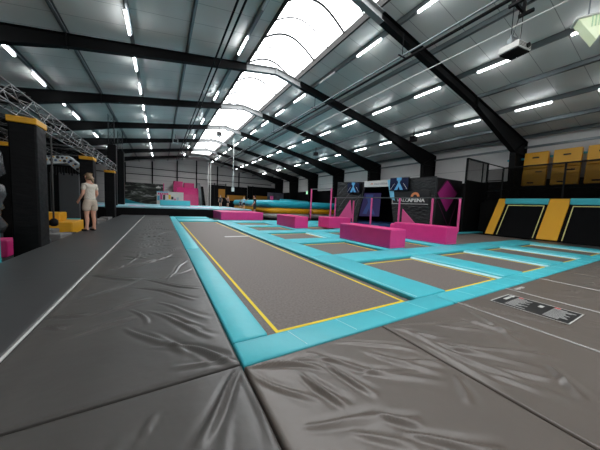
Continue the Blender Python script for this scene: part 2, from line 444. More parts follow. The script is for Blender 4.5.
for k in range(14):
    y = 2.6+k*.9; xs = rnd.uniform(-2., -1.5); ang = math.radians(rnd.uniform(-25, 25)); L = rnd.uniform(.4, .8)
    cr.append((xs, y, xs+L*math.cos(ang), y+L*math.sin(ang), .04, rnd.uniform(.001, .003), 0))
floor_mat('m', -2.2, -.935, 1.57, 19.3, .06, cr, vinyl_left, 'long smooth black floor mat at the left, the woman stands on it')
# front left mat
cr = [(.465, 1.54, .12, 1.07, .020, .026, .015), (.475, 1.52, .44, .90, .018, .013, .01), (.45, 1.52, .28, 1.26, .012, .010, .0), (-.42, .75, -.13, 1.28, .024, .010, .02),
      (-.10, 1.20, -.02, 1.36, .014, .010, 0), (-.62, 1.15, -.52, 1.36, .014, .009, 0), (-.3, 1.0, -.6, .5, .03, .008, .0), (.3, 1.2, .2, .8, .02, .005, 0)]
floor_mat('m', -2.2, .475, -1.2, 1.545, .022, cr, vinyl_mid, 'black floor mat in the near left corner, left of the long dark seam', fine=(.3, 1.5, .012))
# mats right of the corner : creases fan out from the trampoline corner
cr = folds([(.80, 1.30, .90, .93), (.92, 1.49, 1.62, .78), (1.34, 1.31, 1.66, .84), (.61, .96, 1.08, .77), (.99, .83, 1.19, .68), (.81, .83, 1.05, .61),
            (1.00, .71, 1.42, .40), (1.20, 1.49, 1.78, 1.05), (.96, 1.36, 1.13, .92), (1.73, .81, 1.53, .65), (1.52, 1.09, 1.77, .90)], 8, (.018, .028), (.011, .019))
cr += [(.50, 1.505, .98, 1.22, .016, .015, .06), (.50, 1.50, .86, 1.36, .014, .010, .02), (.50, 1.49, .80, 1.02, .018, .010, -.04), (.70, 1.48, 1.2, 1.20, .014, .009, .03), (1.1, 1.1, 1.55, .95, .018, .009, .03)]
floor_mat('m', .488, 1.805, -1.2, 1.52, .016, cr, vinyl_black, 'black wrinkled floor mat in the foreground between two dark seams', fine=(.3, 1.5, .011))
def fan(x0, x1, n, seed, amp=.010):
    r = random.Random(seed); out = []
    for k in range(n):
        xs = r.uniform(x0, x0+(x1-x0)*.55); ys = r.uniform(.2, 1.45); ang = math.radians(r.uniform(-42, -8)); L = r.uniform(.45, 1.0)
        out.append((xs, ys, min(x1-.02, xs+L*math.cos(ang)), ys+L*math.sin(ang), r.uniform(.013, .026), r.uniform(.5, 1.1)*amp, r.uniform(-.05, .05)))
    return out
cr = folds([(1.88, 1.47, 2.42, .52), (3.11, 1.44, 2.62, .69), (1.87, 1.21, 1.90, .56), (1.93, 1.35, 2.14, .32), (2.15, 1.00, 2.66, .53), (2.08, .75, 2.40, .42),
            (2.50, .54, 2.20, .34), (2.00, .99, 2.37, .74), (1.91, .77, 2.08, .44), (2.7, 1.3, 2.9, .8), (2.3, 1.35, 2.7, .95)], 9, (.020, .032), (.012, .020))
cr += [(1.83, 1.5, 2.9, 1.05, .014, .012, .05), (1.83, 1.49, 2.2, 1.1, .016, .012, -.02)]
floor_mat('m', 1.818, 3.135, -1.2, 1.52, .018, cr, vinyl_black,
          'black wrinkled floor mat right of the dark seam, before the white printed notice', fine=(.2, 1.5, .013))
floor_mat('m', 3.15, 4.445, -1.2, 1.52, .025, fan(3.16, 4.44, 10, 5, .010)+[(3.17, 1.5, 3.55, .6, .020, .016, 0)], vinyl_black,
          'black floor mat that carries the black and white notice', flat=(3.5, 4.28, .6, 1.46))
for i, (a, b_) in enumerate(((4.465, 5.77), (5.79, 7.1), (7.12, 8.43), (8.45, 9.76), (9.78, 11.1), (11.12, 12.4), (12.42, 15.0))):
    floor_mat('m', a, b_, -1.2, 1.52, .035, fan(a, b_, 10, 20+i, .014), vinyl_black,
              'black floor mat along the front teal pad, %s one right of the notice mat' % NTH[i])
for x, y0, y1, lab in ((-.92, 1.57, 19.2, 'between the two long mats left of the trampoline'), (3.145, -1.1, 1.52, 'at the left side of the notice mat'),
                       (4.455, -1.1, 1.52, 'at the right side of the notice mat'), (5.78, -1.1, 1.52, 'two mats right of the notice')):
    pipe('seam_piping', [(x, y0, -.004), (x, y1, -.004)], .008 if x > 0 else .011, white_line, 'thin white seam piping '+lab, 'piping')
# the printed notice on the mat
e = empty('floor_notice', (3.87, 1.03, .004))
ntc = mat('notice_black', (24, 24, 25), .45)
link('sheet', box(-.27, .27, -.345, .345, 0, .003), ntc, e)
bm = bmesh.new()
for a in (-.27, .258): bx(bm, a, a+.012, -.345, .345, .003, .005)
for a in (-.345, .333): bx(bm, -.27, .27, a, a+.012, .003, .005)
link('border', bm, white_line, e)
bm = bmesh.new(); r = random.Random(3)
for blk, (ya, yb) in enumerate(((.22, .03), (-.12, -.32))):
    for k in range(11):
        x = .19-k*.038; w_ = (yb-ya)*(1 if k % 3 else .7)*r.uniform(.6, 1)
        y0 = ya; y1 = ya+w_
        bx(bm, x-.0065, x+.0065, min(y0, y1), max(y0, y1), .003, .005)
bx(bm, .06, .15, -.05, -.01, .003, .005); bx(bm, .17, .23, .26, .31, .003, .005); bx(bm, -.02, .14, .265, .30, .003, .005)
link('text_lines', bm, white_line, e)
bm = bmesh.new(); bx(bm, .20, .235, .17, .215, .003, .006); bx(bm, .2, .235, -.17, -.12, .003, .006)
link('red_heading', bm, mat('notice_red', (200, 50, 50), .5), e)
tag(e, 'black rectangular notice with white border and text printed on the mat', 'floor notice')
e = empty('mat_logo', (4.66, 1.43, .001))
bm = bmesh.new()
for i in range(5): bx(bm, -.14+i*.06, -.10+i*.06, -.02-.012*(i % 2), .02, 0, .003)
link('mark', bm, white_line, e)
tag(e, 'tiny white maker mark printed on the mat near the teal pad', 'printed mark')

# ------------------------------------------------------------------ trampolines and pads
BZ = -.06
tag(link('trampoline_pit_base', box(.48, 15.1, 1.54, 19.3, -.5, -.16), darkgap), kind='structure')
def bed(x0, x1, y0, y1, label, ins=.09, lines='lrfb', group='trampoline beds of the court'):
    e = empty('trampoline', ((x0+x1)/2, (y0+y1)/2, BZ)); hx, hy = (x1-x0)/2, (y1-y0)/2
    link('jumping_bed', box(-hx-.05, hx+.05, -hy-.05, hy+.05, -.012, 0), bed_mat, e)
    bm = bmesh.new(); w_ = .035; ax, ay = hx-ins, hy-ins
    if 'l' in lines: bx(bm, -ax, -ax+w_, -ay, ay, 0, .003)
    if 'r' in lines: bx(bm, ax-w_, ax, -ay, ay, 0, .003)
    if 'f' in lines: bx(bm, -ax, ax, -ay-.02, -ay+w_-.02, 0.0005, .0035)
    if 'b' in lines: bx(bm, -ax, ax, ay-w_, ay, 0.0005, .0035)
    link('boundary_line', bm, yellowline, e)
    # hidden springs' black skirt round the bed
    bm = bmesh.new()
    bx(bm, -hx-.05, -hx+.0, -hy, hy, -.10, -.001); bx(bm, hx, hx+.05, -hy, hy, -.10, -.001)
    link('frame', bm, darkgap, e)
    return tag(e, label, 'trampoline', group)
bed(.80, 2.78, 1.83, 14.3, 'long dark tumble trampoline with yellow outline in the foreground', .10, group='x')['group'] = 'tumble track beds'
bed(.80, 2.78, 16.3, 16.95, 'short strip of trampoline bed at the far end of the long track', .06, '', group='tumble track beds')
CX = [(3.48, 5.25), (6.10, 7.65), (8.50, 9.95), (10.9, 12.5)]
RY = [(1.83, 3.70), (4.45, 6.15), (6.95, 8.60), (9.40, 11.10), (11.9, 13.4)]
rown = ['front', 'second', 'third', 'fourth', 'rear']
for j, (y0, y1) in enumerate(RY):
    for i, (x0, x1) in enumerate(CX):
        if i >= 2 and j == 1: continue
        bed(x0, x1, y0, y1, 'square trampoline bed with yellow outline, %s row, %s from the long track' % (rown[j], NTH[i]))
bed(8.5, 15.0, 4.45, 6.84, 'wide dark trampoline bed behind the front rows, below the sloped trampolines', .1, 'l')
tag(link('floor_mat', box(13.42, 15.1, 1.83, 4.4, -.5, -.03, bev=.02), vinyl_left), 'black filler mat at the foot of the sloped trampolines', 'floor mat')
def pad(x0, x1, y0, y1, label, z1=0., th=.07, seams=True, lip=None):
    e = empty('safety_pad', ((x0+x1)/2, (y0+y1)/2, z1)); hx, hy = (x1-x0)/2, (y1-y0)/2
    bm = bmesh.new(); g = .006
    bx(bm, -hx+g, hx-g, -hy+g, hy-g, -th, 0, .022, 3)
    link('pad', bm, teal, e, smooth=True)
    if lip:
        # pale piping lines, or a pale strip painting light on the side
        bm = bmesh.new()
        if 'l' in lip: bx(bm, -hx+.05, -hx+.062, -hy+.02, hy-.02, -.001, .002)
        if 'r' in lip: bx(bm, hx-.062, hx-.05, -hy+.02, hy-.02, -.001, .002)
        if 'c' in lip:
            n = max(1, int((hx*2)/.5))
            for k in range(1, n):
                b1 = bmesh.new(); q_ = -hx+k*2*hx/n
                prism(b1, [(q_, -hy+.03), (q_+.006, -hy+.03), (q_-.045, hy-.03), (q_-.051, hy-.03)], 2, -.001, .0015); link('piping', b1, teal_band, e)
        if 'w' in lip: prism(bm, [(-hx-.04, -.052), (-hx+.06, .004), (-hx+.06, -.012), (-hx-.04, -.058)], 1, -hy+.03, hy-.03)  # light caught by the sloping left side, put into a pale strip
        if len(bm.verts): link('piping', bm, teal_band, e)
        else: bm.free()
    return tag(e, label, 'pad', 'teal safety pads of the trampoline court')
# frame pads of the long track
ys = [1.84, 6.0, 10.2, 14.3, 18.2]
for k in range(4):
    pad(.48, .80, ys[k], ys[k+1], 'teal edge pad left of the long trampoline, %s from the camera' % NTH[k])
pad(.80, 2.78, 14.3, 16.3, 'square teal pad across the far end of the long trampoline')
pad(.80, 2.78, 16.95, 18.2, 'last teal pad before the black platform wall')
# front pads
fx = [.48, 3.12, 5.7, 8.1, 10.5, 12.95, 15.0]
for k in range(6):
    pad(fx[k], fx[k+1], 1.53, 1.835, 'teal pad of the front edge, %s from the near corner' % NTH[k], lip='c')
PX = [(2.78, 3.48), (5.25, 6.10), (7.65, 8.50), (9.95, 10.9), (12.5, 13.4)]
PY = [(3.70, 4.45), (6.15, 6.95), (8.60, 9.40), (11.1, 11.9), (13.4, 15.1)]
yend = [1.84, 4.45, 6.95, 9.4, 11.9, 15.1]
# longitudinal pads
for k in range(5):
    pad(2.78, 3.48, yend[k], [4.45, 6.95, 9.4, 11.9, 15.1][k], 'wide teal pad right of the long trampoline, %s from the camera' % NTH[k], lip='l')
for i, (x0, x1) in enumerate(PX[1:]):
    for j, (y0, y1) in enumerate(RY):
        if i >= 2 and j >= 1: continue
        if i == 1 and j == 1: x1_ = x1
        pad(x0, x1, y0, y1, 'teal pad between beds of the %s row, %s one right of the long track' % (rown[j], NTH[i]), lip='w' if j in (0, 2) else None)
xe_ = [3.48, 5.68, 8.08, 10.4, 13.5]
for j, (y0, y1) in enumerate(PY):
    for i in range(4):
        if i >= 2 and j in (1,): continue
        pad(xe_[i], min(xe_[i+1], 13.5 if j < 2 else 12.3), y0, y1, 'teal crosswise pad behind the %s row of beds, %s from the long track' % (rown[j], NTH[i]))
pad(12.7, 16.6, 6.92, 7.24, 'low teal strip pad in front of the black net panel')
tag(link('floor_tape', box(1.85, 2.7, 8.12, 8.3, BZ+.001, BZ+.004), white_line), 'short white tape strip across the long trampoline bed', 'tape')

# ------------------------------------------------------------------ magenta blocks
def block(x0, x1, y0, y1, h, label, m=pink):
    e = empty('vault_block', ((x0+x1)/2, (y0+y1)/2, 0)); hx, hy = (x1-x0)/2, (y1-y0)/2
    bm = bmesh.new(); bx(bm, -hx, hx, -hy, hy, 0, h, .025, 3)
    link('foam_body', bm, m, e, smooth=False)
    bm = bmesh.new()
    for zz in (h-.03, .035):
        for (a, b_, c, d) in ((-hx-.003, -hx, -hy+.03, hy-.03), (hx, hx+.003, -hy+.03, hy-.03), (-hx+.03, hx-.03, -hy-.003, -hy)):
            bx(bm, a, b_, c, d, zz-.006, zz+.006)
    link('seam', bm, pink_post, e)
    return tag(e, label, 'block')
block(5.44, 6.18, 9.95, 12.0, .56, 'small magenta block standing alone left of the big magenta block')
block(5.50, 6.15, 4.52, 6.72, .54, 'long magenta block nearest the camera, in the middle of the court')
block(8.12, 8.78, 4.47, 6.55, .59, 'long bright magenta block at the right, under the pink posts')
block(7.3, 8.74, 9.8, 10.75, .55, 'magenta block just behind the nearest block, under the white goal bar')
block(3.15, 5.86, 15.1, 17.6, .50, 'wide magenta block far left by the black platform wall')
bm = bmesh.new(); bx(bm, 0, .7, 0, .5, 0, .42, .1, 3)
tag(link('foam_cushion', bm, pink, smooth=True, loc=(10.55, 8.3, -.055)), 'lumpy magenta foam cushion at the mouth of the dark arena', 'cushion')

# ------------------------------------------------------------------ pink posts, rail and portal
def post(x, y, z0, z1, r=.055, bend=0, label='', parent=None, name='pink_post'):
    bm = bmesh.new(); n = 10
    tube(bm, [(x, y, z0+(z1-z0)*i/n) for i in range(n+1)], [r*(1+.07*(i % 2)) for i in range(n+1)], 10)
    return link(name, bm, pink_post, parent, smooth=True)
e = empty('vault_rail', (0, 0, 0))
rA, rB = Vector((11.6, 15.2, 0)), Vector((13.2, 6.7, 0)); ru = (rB-rA).normalized()
for s in (.28, 3.47, 5.42, 7.31, 8.62):
    p = rA+ru*s; post(p.x, p.y, 0, 1.78, parent=e)
p0, p1 = rA+ru*.0, rA+ru*8.7
link('rail', tube(bmesh.new(), [(p0.x, p0.y, 1.8), (p1.x, p1.y, 1.8)], .032, 8), mat('rail_steel', (88, 90, 92), .35, .6), e, smooth=True)
tag(e, 'long dark rail carried on pink padded posts before the arena', 'rail')
e = empty('goal_frame', (0, 0, 0))
post(10.42, 16.48, 0, 2.42, .06, parent=e); post(10.83, 14.41, 0, 2.42, .06, parent=e)
link('crossbar', tube(bmesh.new(), [(10.42, 16.48, 2.4), (10.83, 14.41, 2.4)], .04, 8), grey_steel, e, smooth=True)
tag(e, 'pair of pink posts joined by a grey top bar before the inflatable', 'bar frame')
e = empty('short_post', (0, 0, 0)); p = rA+ru*1.75; q = p+Vector((.35, .1, 0))
post(q.x, q.y, 0, 1.6, parent=e); tag(e, 'short pink post beside the pink triangle at the arena left', 'post')

# ------------------------------------------------------------------ arena structure
V0, V1 = Vector((12.5, 16.0, 0)), Vector((13.7, 8.4, 0)); vu = (V1-V0).normalized()
ang = math.atan2(vu.y, vu.x)           # local +x runs along the front towards the camera; local -y points out of... computed below
M = Matrix.Translation(V0) @ Matrix.Rotation(ang, 4, 'Z')
# in this frame: x = along front, +y = behind (towards the wall), z up
ar = empty('arena_booth'); ar.matrix_world = M
flex = mat('black_crumpled_banner', (22, 23, 25), .33, bump=(3.4, 1.0, .12, (1, 1, 2.2)))
D = 1
bm = bmesh.new(); prism(bm, [(.05, 0), (2.25, 0), (2.82, 2.62), (2.82, 3.0), (.15, 3.1)], 1, 0, .12*D); link('left_panel', bm, flex, ar)
bm = bmesh.new(); prism(bm, [(5.3, 0), (7.7, 0), (7.7, 3.1), (4.8, 3.05), (4.8, 2.6)], 1, 0, .12*D); link('right_panel', bm, flex, ar)
bm = bmesh.new(); prism(bm, [(2.8, 2.62), (4.78, 2.6), (4.86, 3.04), (2.8, 3.03)], 1, -.06, .06); link('header', bm, white_paint, ar)
bm = bmesh.new(); prism(bm, [(4.66, 3.03), (5.05, 3.03), (5.28, 1.66), (4.96, 1.84)], 1, -.08, 0); link('blue_strip', bm, mat('light_blue_board', (120, 200, 232), .5), ar)
bm = bmesh.new(); bx(bm, 0.1, .2, .12, 3.4, 0, 3.05); bx(bm, .1, 7.1, 3.3, 3.4, 0, 3.05); bx(bm, .1, 7.1, .1, 3.4, 2.98, 3.04)
link('dark_shell', bm, wall_dark, ar)
bm = bmesh.new(); bx(bm, .2, 7.1, .12, 3.3, -.3, .04); link('blue_carpet', bm, mat('blue_carpet', (30, 70, 120), .9), ar)
bluish = mat('purple_projection', (52, 46, 86), .5, emit=((66, 60, 104), .3))
bm = bmesh.new(); prism(bm, [(1.46, 2.3), (3.2, 2.28), (3.15, .5), (1.0, .4)], 1, 1.5, 1.54); link('projection_screen', bm, bluish, ar)
def flip(Mx): return Mx
TM = Matrix(((1, 0, 0, 0), (0, 0, 1, 0), (0, 1, 0, 0), (0, 0, 0, 1)))
def figure(bm, cx, cz, s, y0, y1):
    """walking figure made of a head box, a tapered trunk and two spread legs"""
    P = lambda l: [(cx+a*s, cz+b_*s) for a, b_ in l]
    prism(bm, P([(-.42, .95), (.42, .95), (.36, .52), (-.36, .52)]), 1, y0, y1)
    prism(bm, P([(-.22, .5), (.22, .5), (.12, .1), (-.12, .1)]), 1, y0, y1)
    prism(bm, P([(-.14, .12), (.14, .12), (.72, -.95), (.22, -.95), (0, -.4), (-.22, -.95), (-.72, -.95)]), 1, y0, y1)
bm = bmesh.new(); figure(bm, 2.2, 1.4, .82, 1.49, 1.5)
link('projected_figure', bm, mat('projection_blue', (62, 78, 130), .5, emit=((70, 88, 140), .3)), ar)
scr = mat('screen_navy', (18, 24, 48), .25, emit=((20, 28, 56), .3))
scr_b = mat('screen_light_blue', (70, 130, 170), .4, emit=((80, 150, 195), .28))
for k, (x0, x1, z0, z1, nm) in enumerate(((1.32, 2.5, 2.2, 2.98, 'left'), (4.93, 6.2, 2.30, 3.12, 'right'))):
    sc = empty('screen'); sc.matrix_world = M @ Matrix.Translation(((x0+x1)/2, 0, z0))
    hw = (x1-x0)/2; hh = z1-z0
    link('casing', box(-hw, hw, -.2, -.1, 0, hh, bev=.012), frame_black, sc)
    link('display', box(-hw+.03, hw-.03, -.205, -.2, .03, hh-.03), scr, sc)
    bm = bmesh.new(); figure(bm, 0, hh/2+.02, hh*.50, -.211, -.206); link('blue_figure', bm, scr_b, sc)
    bm = bmesh.new()
    for sx in (-1, 1):
        prism(bm, [(sx*hw*.45, hh*.55), (sx*(hw*.45+.02), hh*.55), (sx*hw*.9, hh*.1), (sx*(hw*.9-.02), hh*.1)], 1, -.211, -.206)
    link('white_streak', bm, white_paint, sc)
    link('wall_mount', box(-.15, .15, -.1, 0.0, hh*.3, hh*.7), frame_black, sc)
    tag(sc, 'black screen with a light blue figure, %s of the white arena header' % nm, 'screen')
# sign board with the arena name
sg = empty('sign_board'); sg.matrix_world = M @ Matrix.Translation((6.25, -.0, 1.46))
link('board', box(-1.15, 1.2, -.06, 0, 0, .82), mat('sign_black', (34, 35, 37), .4, bump=(3, .5, .03)), sg)
bm = bmesh.new(); bx(bm, -1.1, 1.15, -.066, -.06, -.0, .03); bx(bm, -1.15, -1.12, -.066, -.06, 0, .3)
link('white_border', bm, white_paint, sg)
RM = Matrix.Rotation(math.radians(90), 4, 'X')
text_mesh('lettering', 'VALO', .32, white_paint, sg, Matrix.Translation((-.42, -.068, .24)) @ RM, bold=0)
text_mesh('lettering', 'ARENA', .32, white_paint, sg, Matrix.Translation((.42, -.068, .24)) @ RM, bold=.012)
orange = mat('orange_mark', (226, 140, 92), .5)
def arc(bm, cx, cz, r0, r1, y0, y1, n=12):
    o_ = [(cx+r1*math.cos(math.pi*i/n), cz+r1*math.sin(math.pi*i/n)) for i in range(n+1)]
    i_ = [(cx+r0*math.cos(math.pi*i/n), cz+r0*math.sin(math.pi*i/n)) for i in range(n, -1, -1)]
    prism(bm, o_+i_, 1, y0, y1)
bm = bmesh.new(); arc(bm, .35, .46, .13, .27, -.068, -.06); link('orange_arc', bm, orange, sg)
tag(sg, 'black name board reading VALO ARENA with orange arc', 'sign')
bm = bmesh.new(); arc(bm, 3.45, 2.76, .05, .11, -.068, -.06); link('header_mark', bm, orange, ar)
grey_txt = mat('grey_print', (120, 120, 122), .6)
text_mesh('header_lettering', 'VALO ARENA', .17, grey_txt, ar, Matrix.Translation((4.15, -.064, 2.8)) @ RM)
bm = bmesh.new(); prism(bm, [(1.55, 1.67), (.46, .25), (1.85, .25)], 1, -.05, 0)
link('pink_triangle', bm, pink_post, ar)
bm = bmesh.new(); prism(bm, [(5.84, 1.15), (5.84, .15), (6.85, .15)], 1, -.05, 0); link('pink_triangle', bm, pink_post, ar)
bm = bmesh.new()
WS = mat('stripe_white', (120, 122, 126), .5); bm.free()
for a, c in (((1.7, 2.5), (.5, 1.2)), ((2.5, 2.1), (1.9, 1.5)), ((2.3, 1.75), (2.0, .9)), ((1.2, 2.9), (.35, 2.2))):
    link('white_stripe', tube(bmesh.new(), [(a[0], -.01, a[1]), (c[0], -.01, c[1])], .013, 6), WS, ar)
0 and (bm, 0)
tag(ar, 'black arena booth with dark doorway, white header and crumpled black banner walls', 'booth')
# diamond wall (faces the camera)
dw = empty('diamond_wall', (13.72, 8.3, 0))
link('panel', box(0, 2.6, 0, .2, 0, 3.02), mat('black_flat_banner', (22, 21, 23), .5, bump=(2, .3, .03)), dw)
bm = bmesh.new(); prism(bm, [(.98, 2.92), (2.1, 2.22), (1.12, 1.1), (.1, 2.13)], 1, -.012, 0)
link('magenta_diamond', bm, mat('diamond_magenta', (170, 42, 122), .5), dw)
bm = bmesh.new()
q = [(1.0, 2.92), (2.3, 2.25), (1.55, .1), (.12, 1.7)]
for a, c in (((.12, 1.7), (1.5, .12)), ((1.5, .12), (2.3, 2.0)), ((.02, 2.13), (.95, 2.98)), ((1.05, 2.98), (2.2, 2.22))):
    tube(bm, [(a[0], -.005, a[1]), (c[0], -.005, c[1])], .012, 5)
link('magenta_outline', bm, mat('outline_magenta', (120, 34, 92), .5), dw)
tag(dw, 'black side wall of the arena with a big magenta diamond', 'wall panel')
# ------------------------------------------------------------------ net panel and sloped trampolines
e = empty('net_screen', (14.7, 7.3, 0))
bm = bmesh.new()
for x in (0, 2.35): bx(bm, x-.04, x+.04, -.04, .04, 0, 4.09)
bx(bm, 0, 2.35, -.04, .04, 4.02, 4.1); bx(bm, 0, 2.35, -.03, .03, 2.84, 2.9); bx(bm, 1.75, 1.79, -.03, .03, 2.9, 4.05)
quadslab(bm, [(2.31, -.8, 3.7), (2.31, 0, 4.03), (2.31, 0, 4.09), (2.31, -.8, 3.77)], (1, 0, 0), .06); bx(bm, 2.31, 2.37, -.8, 0, 3.0, 3.05); bx(bm, 2.31, 2.37, -.8, 0, 2.4, 2.45)
link('steel_frame', bm, frame_black, e)
link('black_panel', box(.04, 2.31, -.01, .01, 0, 2.86), blackpad_plain, e)
link('net', box(.04, 2.31, -.004, .004, 2.9, 4.05), net_m, e)
link('side_net', box(2.33, 2.345, -.78, -.04, 1.9, 3.7), net_m, e)
tag(e, 'tall black framed screen, solid below and netted above, right of the arena', 'net screen')
tag(link('platform', box(16.35, 18.77, -1, 7.2, -.5, 1.72), wall_dark), 'dark raised platform behind the sloped trampolines', 'platform')
A_, B_ = Vector((15.1, 0, -.02)), Vector((16.32, 0, 1.82)); sl = (B_-A_); sn = Vector((-sl.z, 0, sl.x)).normalized()
def slope_slab(y0, y1, t0, t1, off, th, m, name, parent, bev=0):
    p = [A_+sl*t0+sn*off, A_+sl*t1+sn*off]
    bm = bmesh.new(); quadslab(bm, [(p[0].x, y0, p[0].z), (p[0].x, y1, p[0].z), (p[1].x, y1, p[1].z), (p[1].x, y0, p[1].z)], sn, th)
    if bev: bevel_all(bm, bev)
    return link(name, bm, m, parent)
bed_black = mat('black_jump_mesh', (9, 9, 10), .8, spec=.1, bump=(300, .2, .002))
pale_line = mat('pale_yellow_line', (214, 204, 130), .6)
for k, (y0, y1, lab) in enumerate(((4.24, 5.92, 'between the two yellow pads'), (.9, 3.55, 'at the right photo edge'))):
    e = empty('sloped_trampoline')
    slope_slab(y0, y1, 0, .895, .0, .03, bed_black, 'jumping_bed', e)
    for (a, c, t0, t1) in ((y0+.12, y0+.155, .02, .86), (y1-.155, y1-.12, .02, .86), (y0+.12, y1-.12, .845, .865)):
        slope_slab(a, c, t0, t1, .03, .004, pale_line, 'boundary_line', e)
    tag(e, 'black sloped wall trampoline with pale yellow outline '+lab, 'trampoline')
for (y0, y1, lab) in ((5.92, 6.28, 'left'), (3.55, 4.24, 'right')):
    tag(slope_slab(y0, y1, 0, 1.03, .03, .07, yellow, 'sloped_pad', None, .02), 'yellow sloped pad, %s one of the two beside the wall trampolines' % lab, 'pad')
for (y0, y1, lab) in ((4.24, 5.96, 'left'), (.9, 3.55, 'right')):
    bm = bmesh.new(); bx(bm, 16.10, 16.34, y0+.01, y1-.01, 1.64, 1.93, .04, 3)
    tag(link('ledge_pad', bm, teal, smooth=False), 'teal pad on top of the %s sloped trampoline' % lab, 'pad')
# railing with net
e = empty('net_railing', (17.02, 0, 1.72))
bm = bmesh.new()
for y in (6.5, 4.02, 1.4): bx(bm, -.035, .035, y-.035, y+.035, 0, 2.02)
bx(bm, -.03, .03, 1.0, 6.5, 1.95, 2.02)
link('steel_frame', bm, frame_black, e)
link('net', box(-.004, .004, 1.0, 6.5, .05, 1.95), net_soft, e)
tag(e, 'black railing with dark net above the sloped trampolines', 'railing')
# yellow crash mats on the wall
hand = mat('handle_black', (20, 20, 20), .8)
for k, (yt1, yt0, lab) in enumerate(((6.0, 5.0, 'left'), (4.8, 3.78, 'middle'), (3.6, 2.6, 'right'))):
    e = empty('crash_mat', (18.15, (yt0+yt1)/2, 2.75)); w_ = (yt1-yt0)/2
    bm = bmesh.new(); bx(bm, -.12, .12, -w_, w_, .95, 1.86, .03, M=Matrix.Rotation(math.radians(4), 4, 'Y')); link('upper_cushion', bm, yellow, e)
    bm = bmesh.new(); bx(bm, -.12, .12, -w_, w_, 0, .93, .03, M=Matrix.Rotation(math.radians(4), 4, 'Y')); link('lower_cushion', bm, yellow, e)
    for z, y in ((1.55, 0), (.75, -w_*.4), (.15, w_*.2)):
        bm = bmesh.new(); bx(bm, -.135, -.115, y-.14, y+.14, z-.04, z+.04, .008, M=Matrix.Rotation(math.radians(4), 4, 'Y')); link('handle', bm, hand, e)
    tag(e, 'yellow crash mat with black handles hung on the right wall, %s of three' % lab, 'crash mat')
tag(link('hanging_rail', box(18.44, 18.52, 1.0, 6.9, 4.3, 4.4), teal), 'teal rail on the right wall behind the yellow crash mats', 'rail')
tag(link('wall_ledge', box(17.9, 18.78, 1.0, 7.1, 2.6, 2.72), wall_dark), 'dark ledge under the yellow crash mats', 'ledge')
# exit sign
e = empty('exit_sign', (18.7, 30.6, 2.75))
link('box', box(-.03, .05, -.45, .45, 0, .45, bev=.02), mat('exit_green', (160, 220, 180), .4, emit=((170, 235, 190), .8)), e)
tag(e, 'small pale green lit exit sign on the dark right wall', 'exit sign')

# ------------------------------------------------------------------ inflatable landing bags
def bag(name, x0, x1, y0, y1, label):
    e = empty('inflatable_bag', (x0, y0, 0))
    W, L = x1-x0, y1-y0
    def ring(z, r, m, nm, inset=0):
        bm = bmesh.new()
        tube(bm, [(inset, L, z), (inset, inset+.35, z), (inset+.1, inset+.1, z), (inset+.35, inset, z), (W-.35, inset, z), (W-.1, inset+.1, z), (W, inset+.35, z), (W, L, z)], r, 16)
        link(nm, bm, m, e, smooth=True)
    ring(.18, .20, inflat_grey, 'grey_base_tube', .05)
    ring(.60, .245, inflat_yellow, 'yellow_tube', .05)
    ring(1.10, .30, inflat_teal, 'teal_tube', .0)
    bm = bmesh.new(); bx(bm, .1, W-.1, .1, L, .1, 1.15, .05); link('landing_surface', bm, inflat_teal, e)
    tag(e, label, 'inflatable')
bag('a', 7.35, 10.95, 17.6, 27.5, 'large inflatable landing bag with teal, yellow and grey tubes')
bag('b', 11.75, 15.3, 18.2, 27.5, 'darker inflatable landing bag right of the large one, by the arena')
bm = bmesh.new(); tube(bm, [(13.2, 28.2, 1.55), (17.8, 28.4, 1.45)], .25, 12)
tag(link('inflatable_tube', bm, inflat_teal, smooth=True), 'loose teal inflatable tube lying behind the landing bags', 'inflatable')
tag(link('pink_post', box(12.0, 12.3, 28.4, 28.7, -.5, 2.1), pink_post), 'short magenta stump rising behind the inflatable bags', 'post')

# ------------------------------------------------------------------ raised deck at the far end
dk = empty('raised_deck', (0, 19.4, 0))
bm = bmesh.new(); bx(bm, -8.6, 6.5, 0, 10, -.5, .46); link('black_front', bm, blackpad_plain, dk)
deck_pale = mat('pale_deck_vinyl', (150, 200, 210), .5, vary=(.8, .25))
bm = bmesh.new(); bx(bm, -8.6, 6.5, -.03, 10, .46, .56, .02); link('pale_top', bm, deck_pale, dk)
bm = bmesh.new()
for x0, x1 in ((-5, -3.4), (-1.9, -1.0), (1.9, 3.5), (4.3, 5.6)): bx(bm, x0, x1, .4, 1.6, .56, .575)
link('pink_patch', bm, mat('pale_pink_vinyl', (214, 150, 186), .5), dk)
tag(dk, 'long raised black deck with pale teal top across the far end', 'deck')
block(-.07, 2.3, 24, 25, .5, 'low teal block on the raised deck', teal).location.z = .56
# mural board
mu = empty('mural_board', (-2.2, 41.6, .2))
mm = bpy.data.materials.new('rock_wave_print'); mm.use_nodes = True; nt = mm.node_tree; b = nt.nodes['Principled BSDF']; b.inputs['Roughness'].default_value = .6
tc = nt.nodes.new('ShaderNodeTexCoord'); mp = nt.nodes.new('ShaderNodeMapping'); mp.inputs['Scale'].default_value = (.55, 1, 1.7); mp.inputs['Rotation'].default_value = (0, .25, 0)
nt.links.new(tc.outputs['Object'], mp.inputs[0]); n = nt.nodes.new('ShaderNodeTexNoise'); n.inputs['Scale'].default_value = 1.3; n.inputs['Detail'].default_value = 9; n.inputs['Distortion'].default_value = 1.2
nt.links.new(mp.outputs[0], n.inputs['Vector']); r_ = nt.nodes.new('ShaderNodeValToRGB'); cr_ = r_.color_ramp
cr_.elements[0].position = .42; cr_.elements[0].color = (.008, .009, .008, 1); cr_.elements[1].position = .68; cr_.elements[1].color = (.42, .43, .42, 1)
x_ = cr_.elements.new(.54); x_.color = (.06, .07, .055, 1)
nt.links.new(n.outputs['Fac'], r_.inputs[0]); nt.links.new(r_.outputs[0], b.inputs['Base Color'])
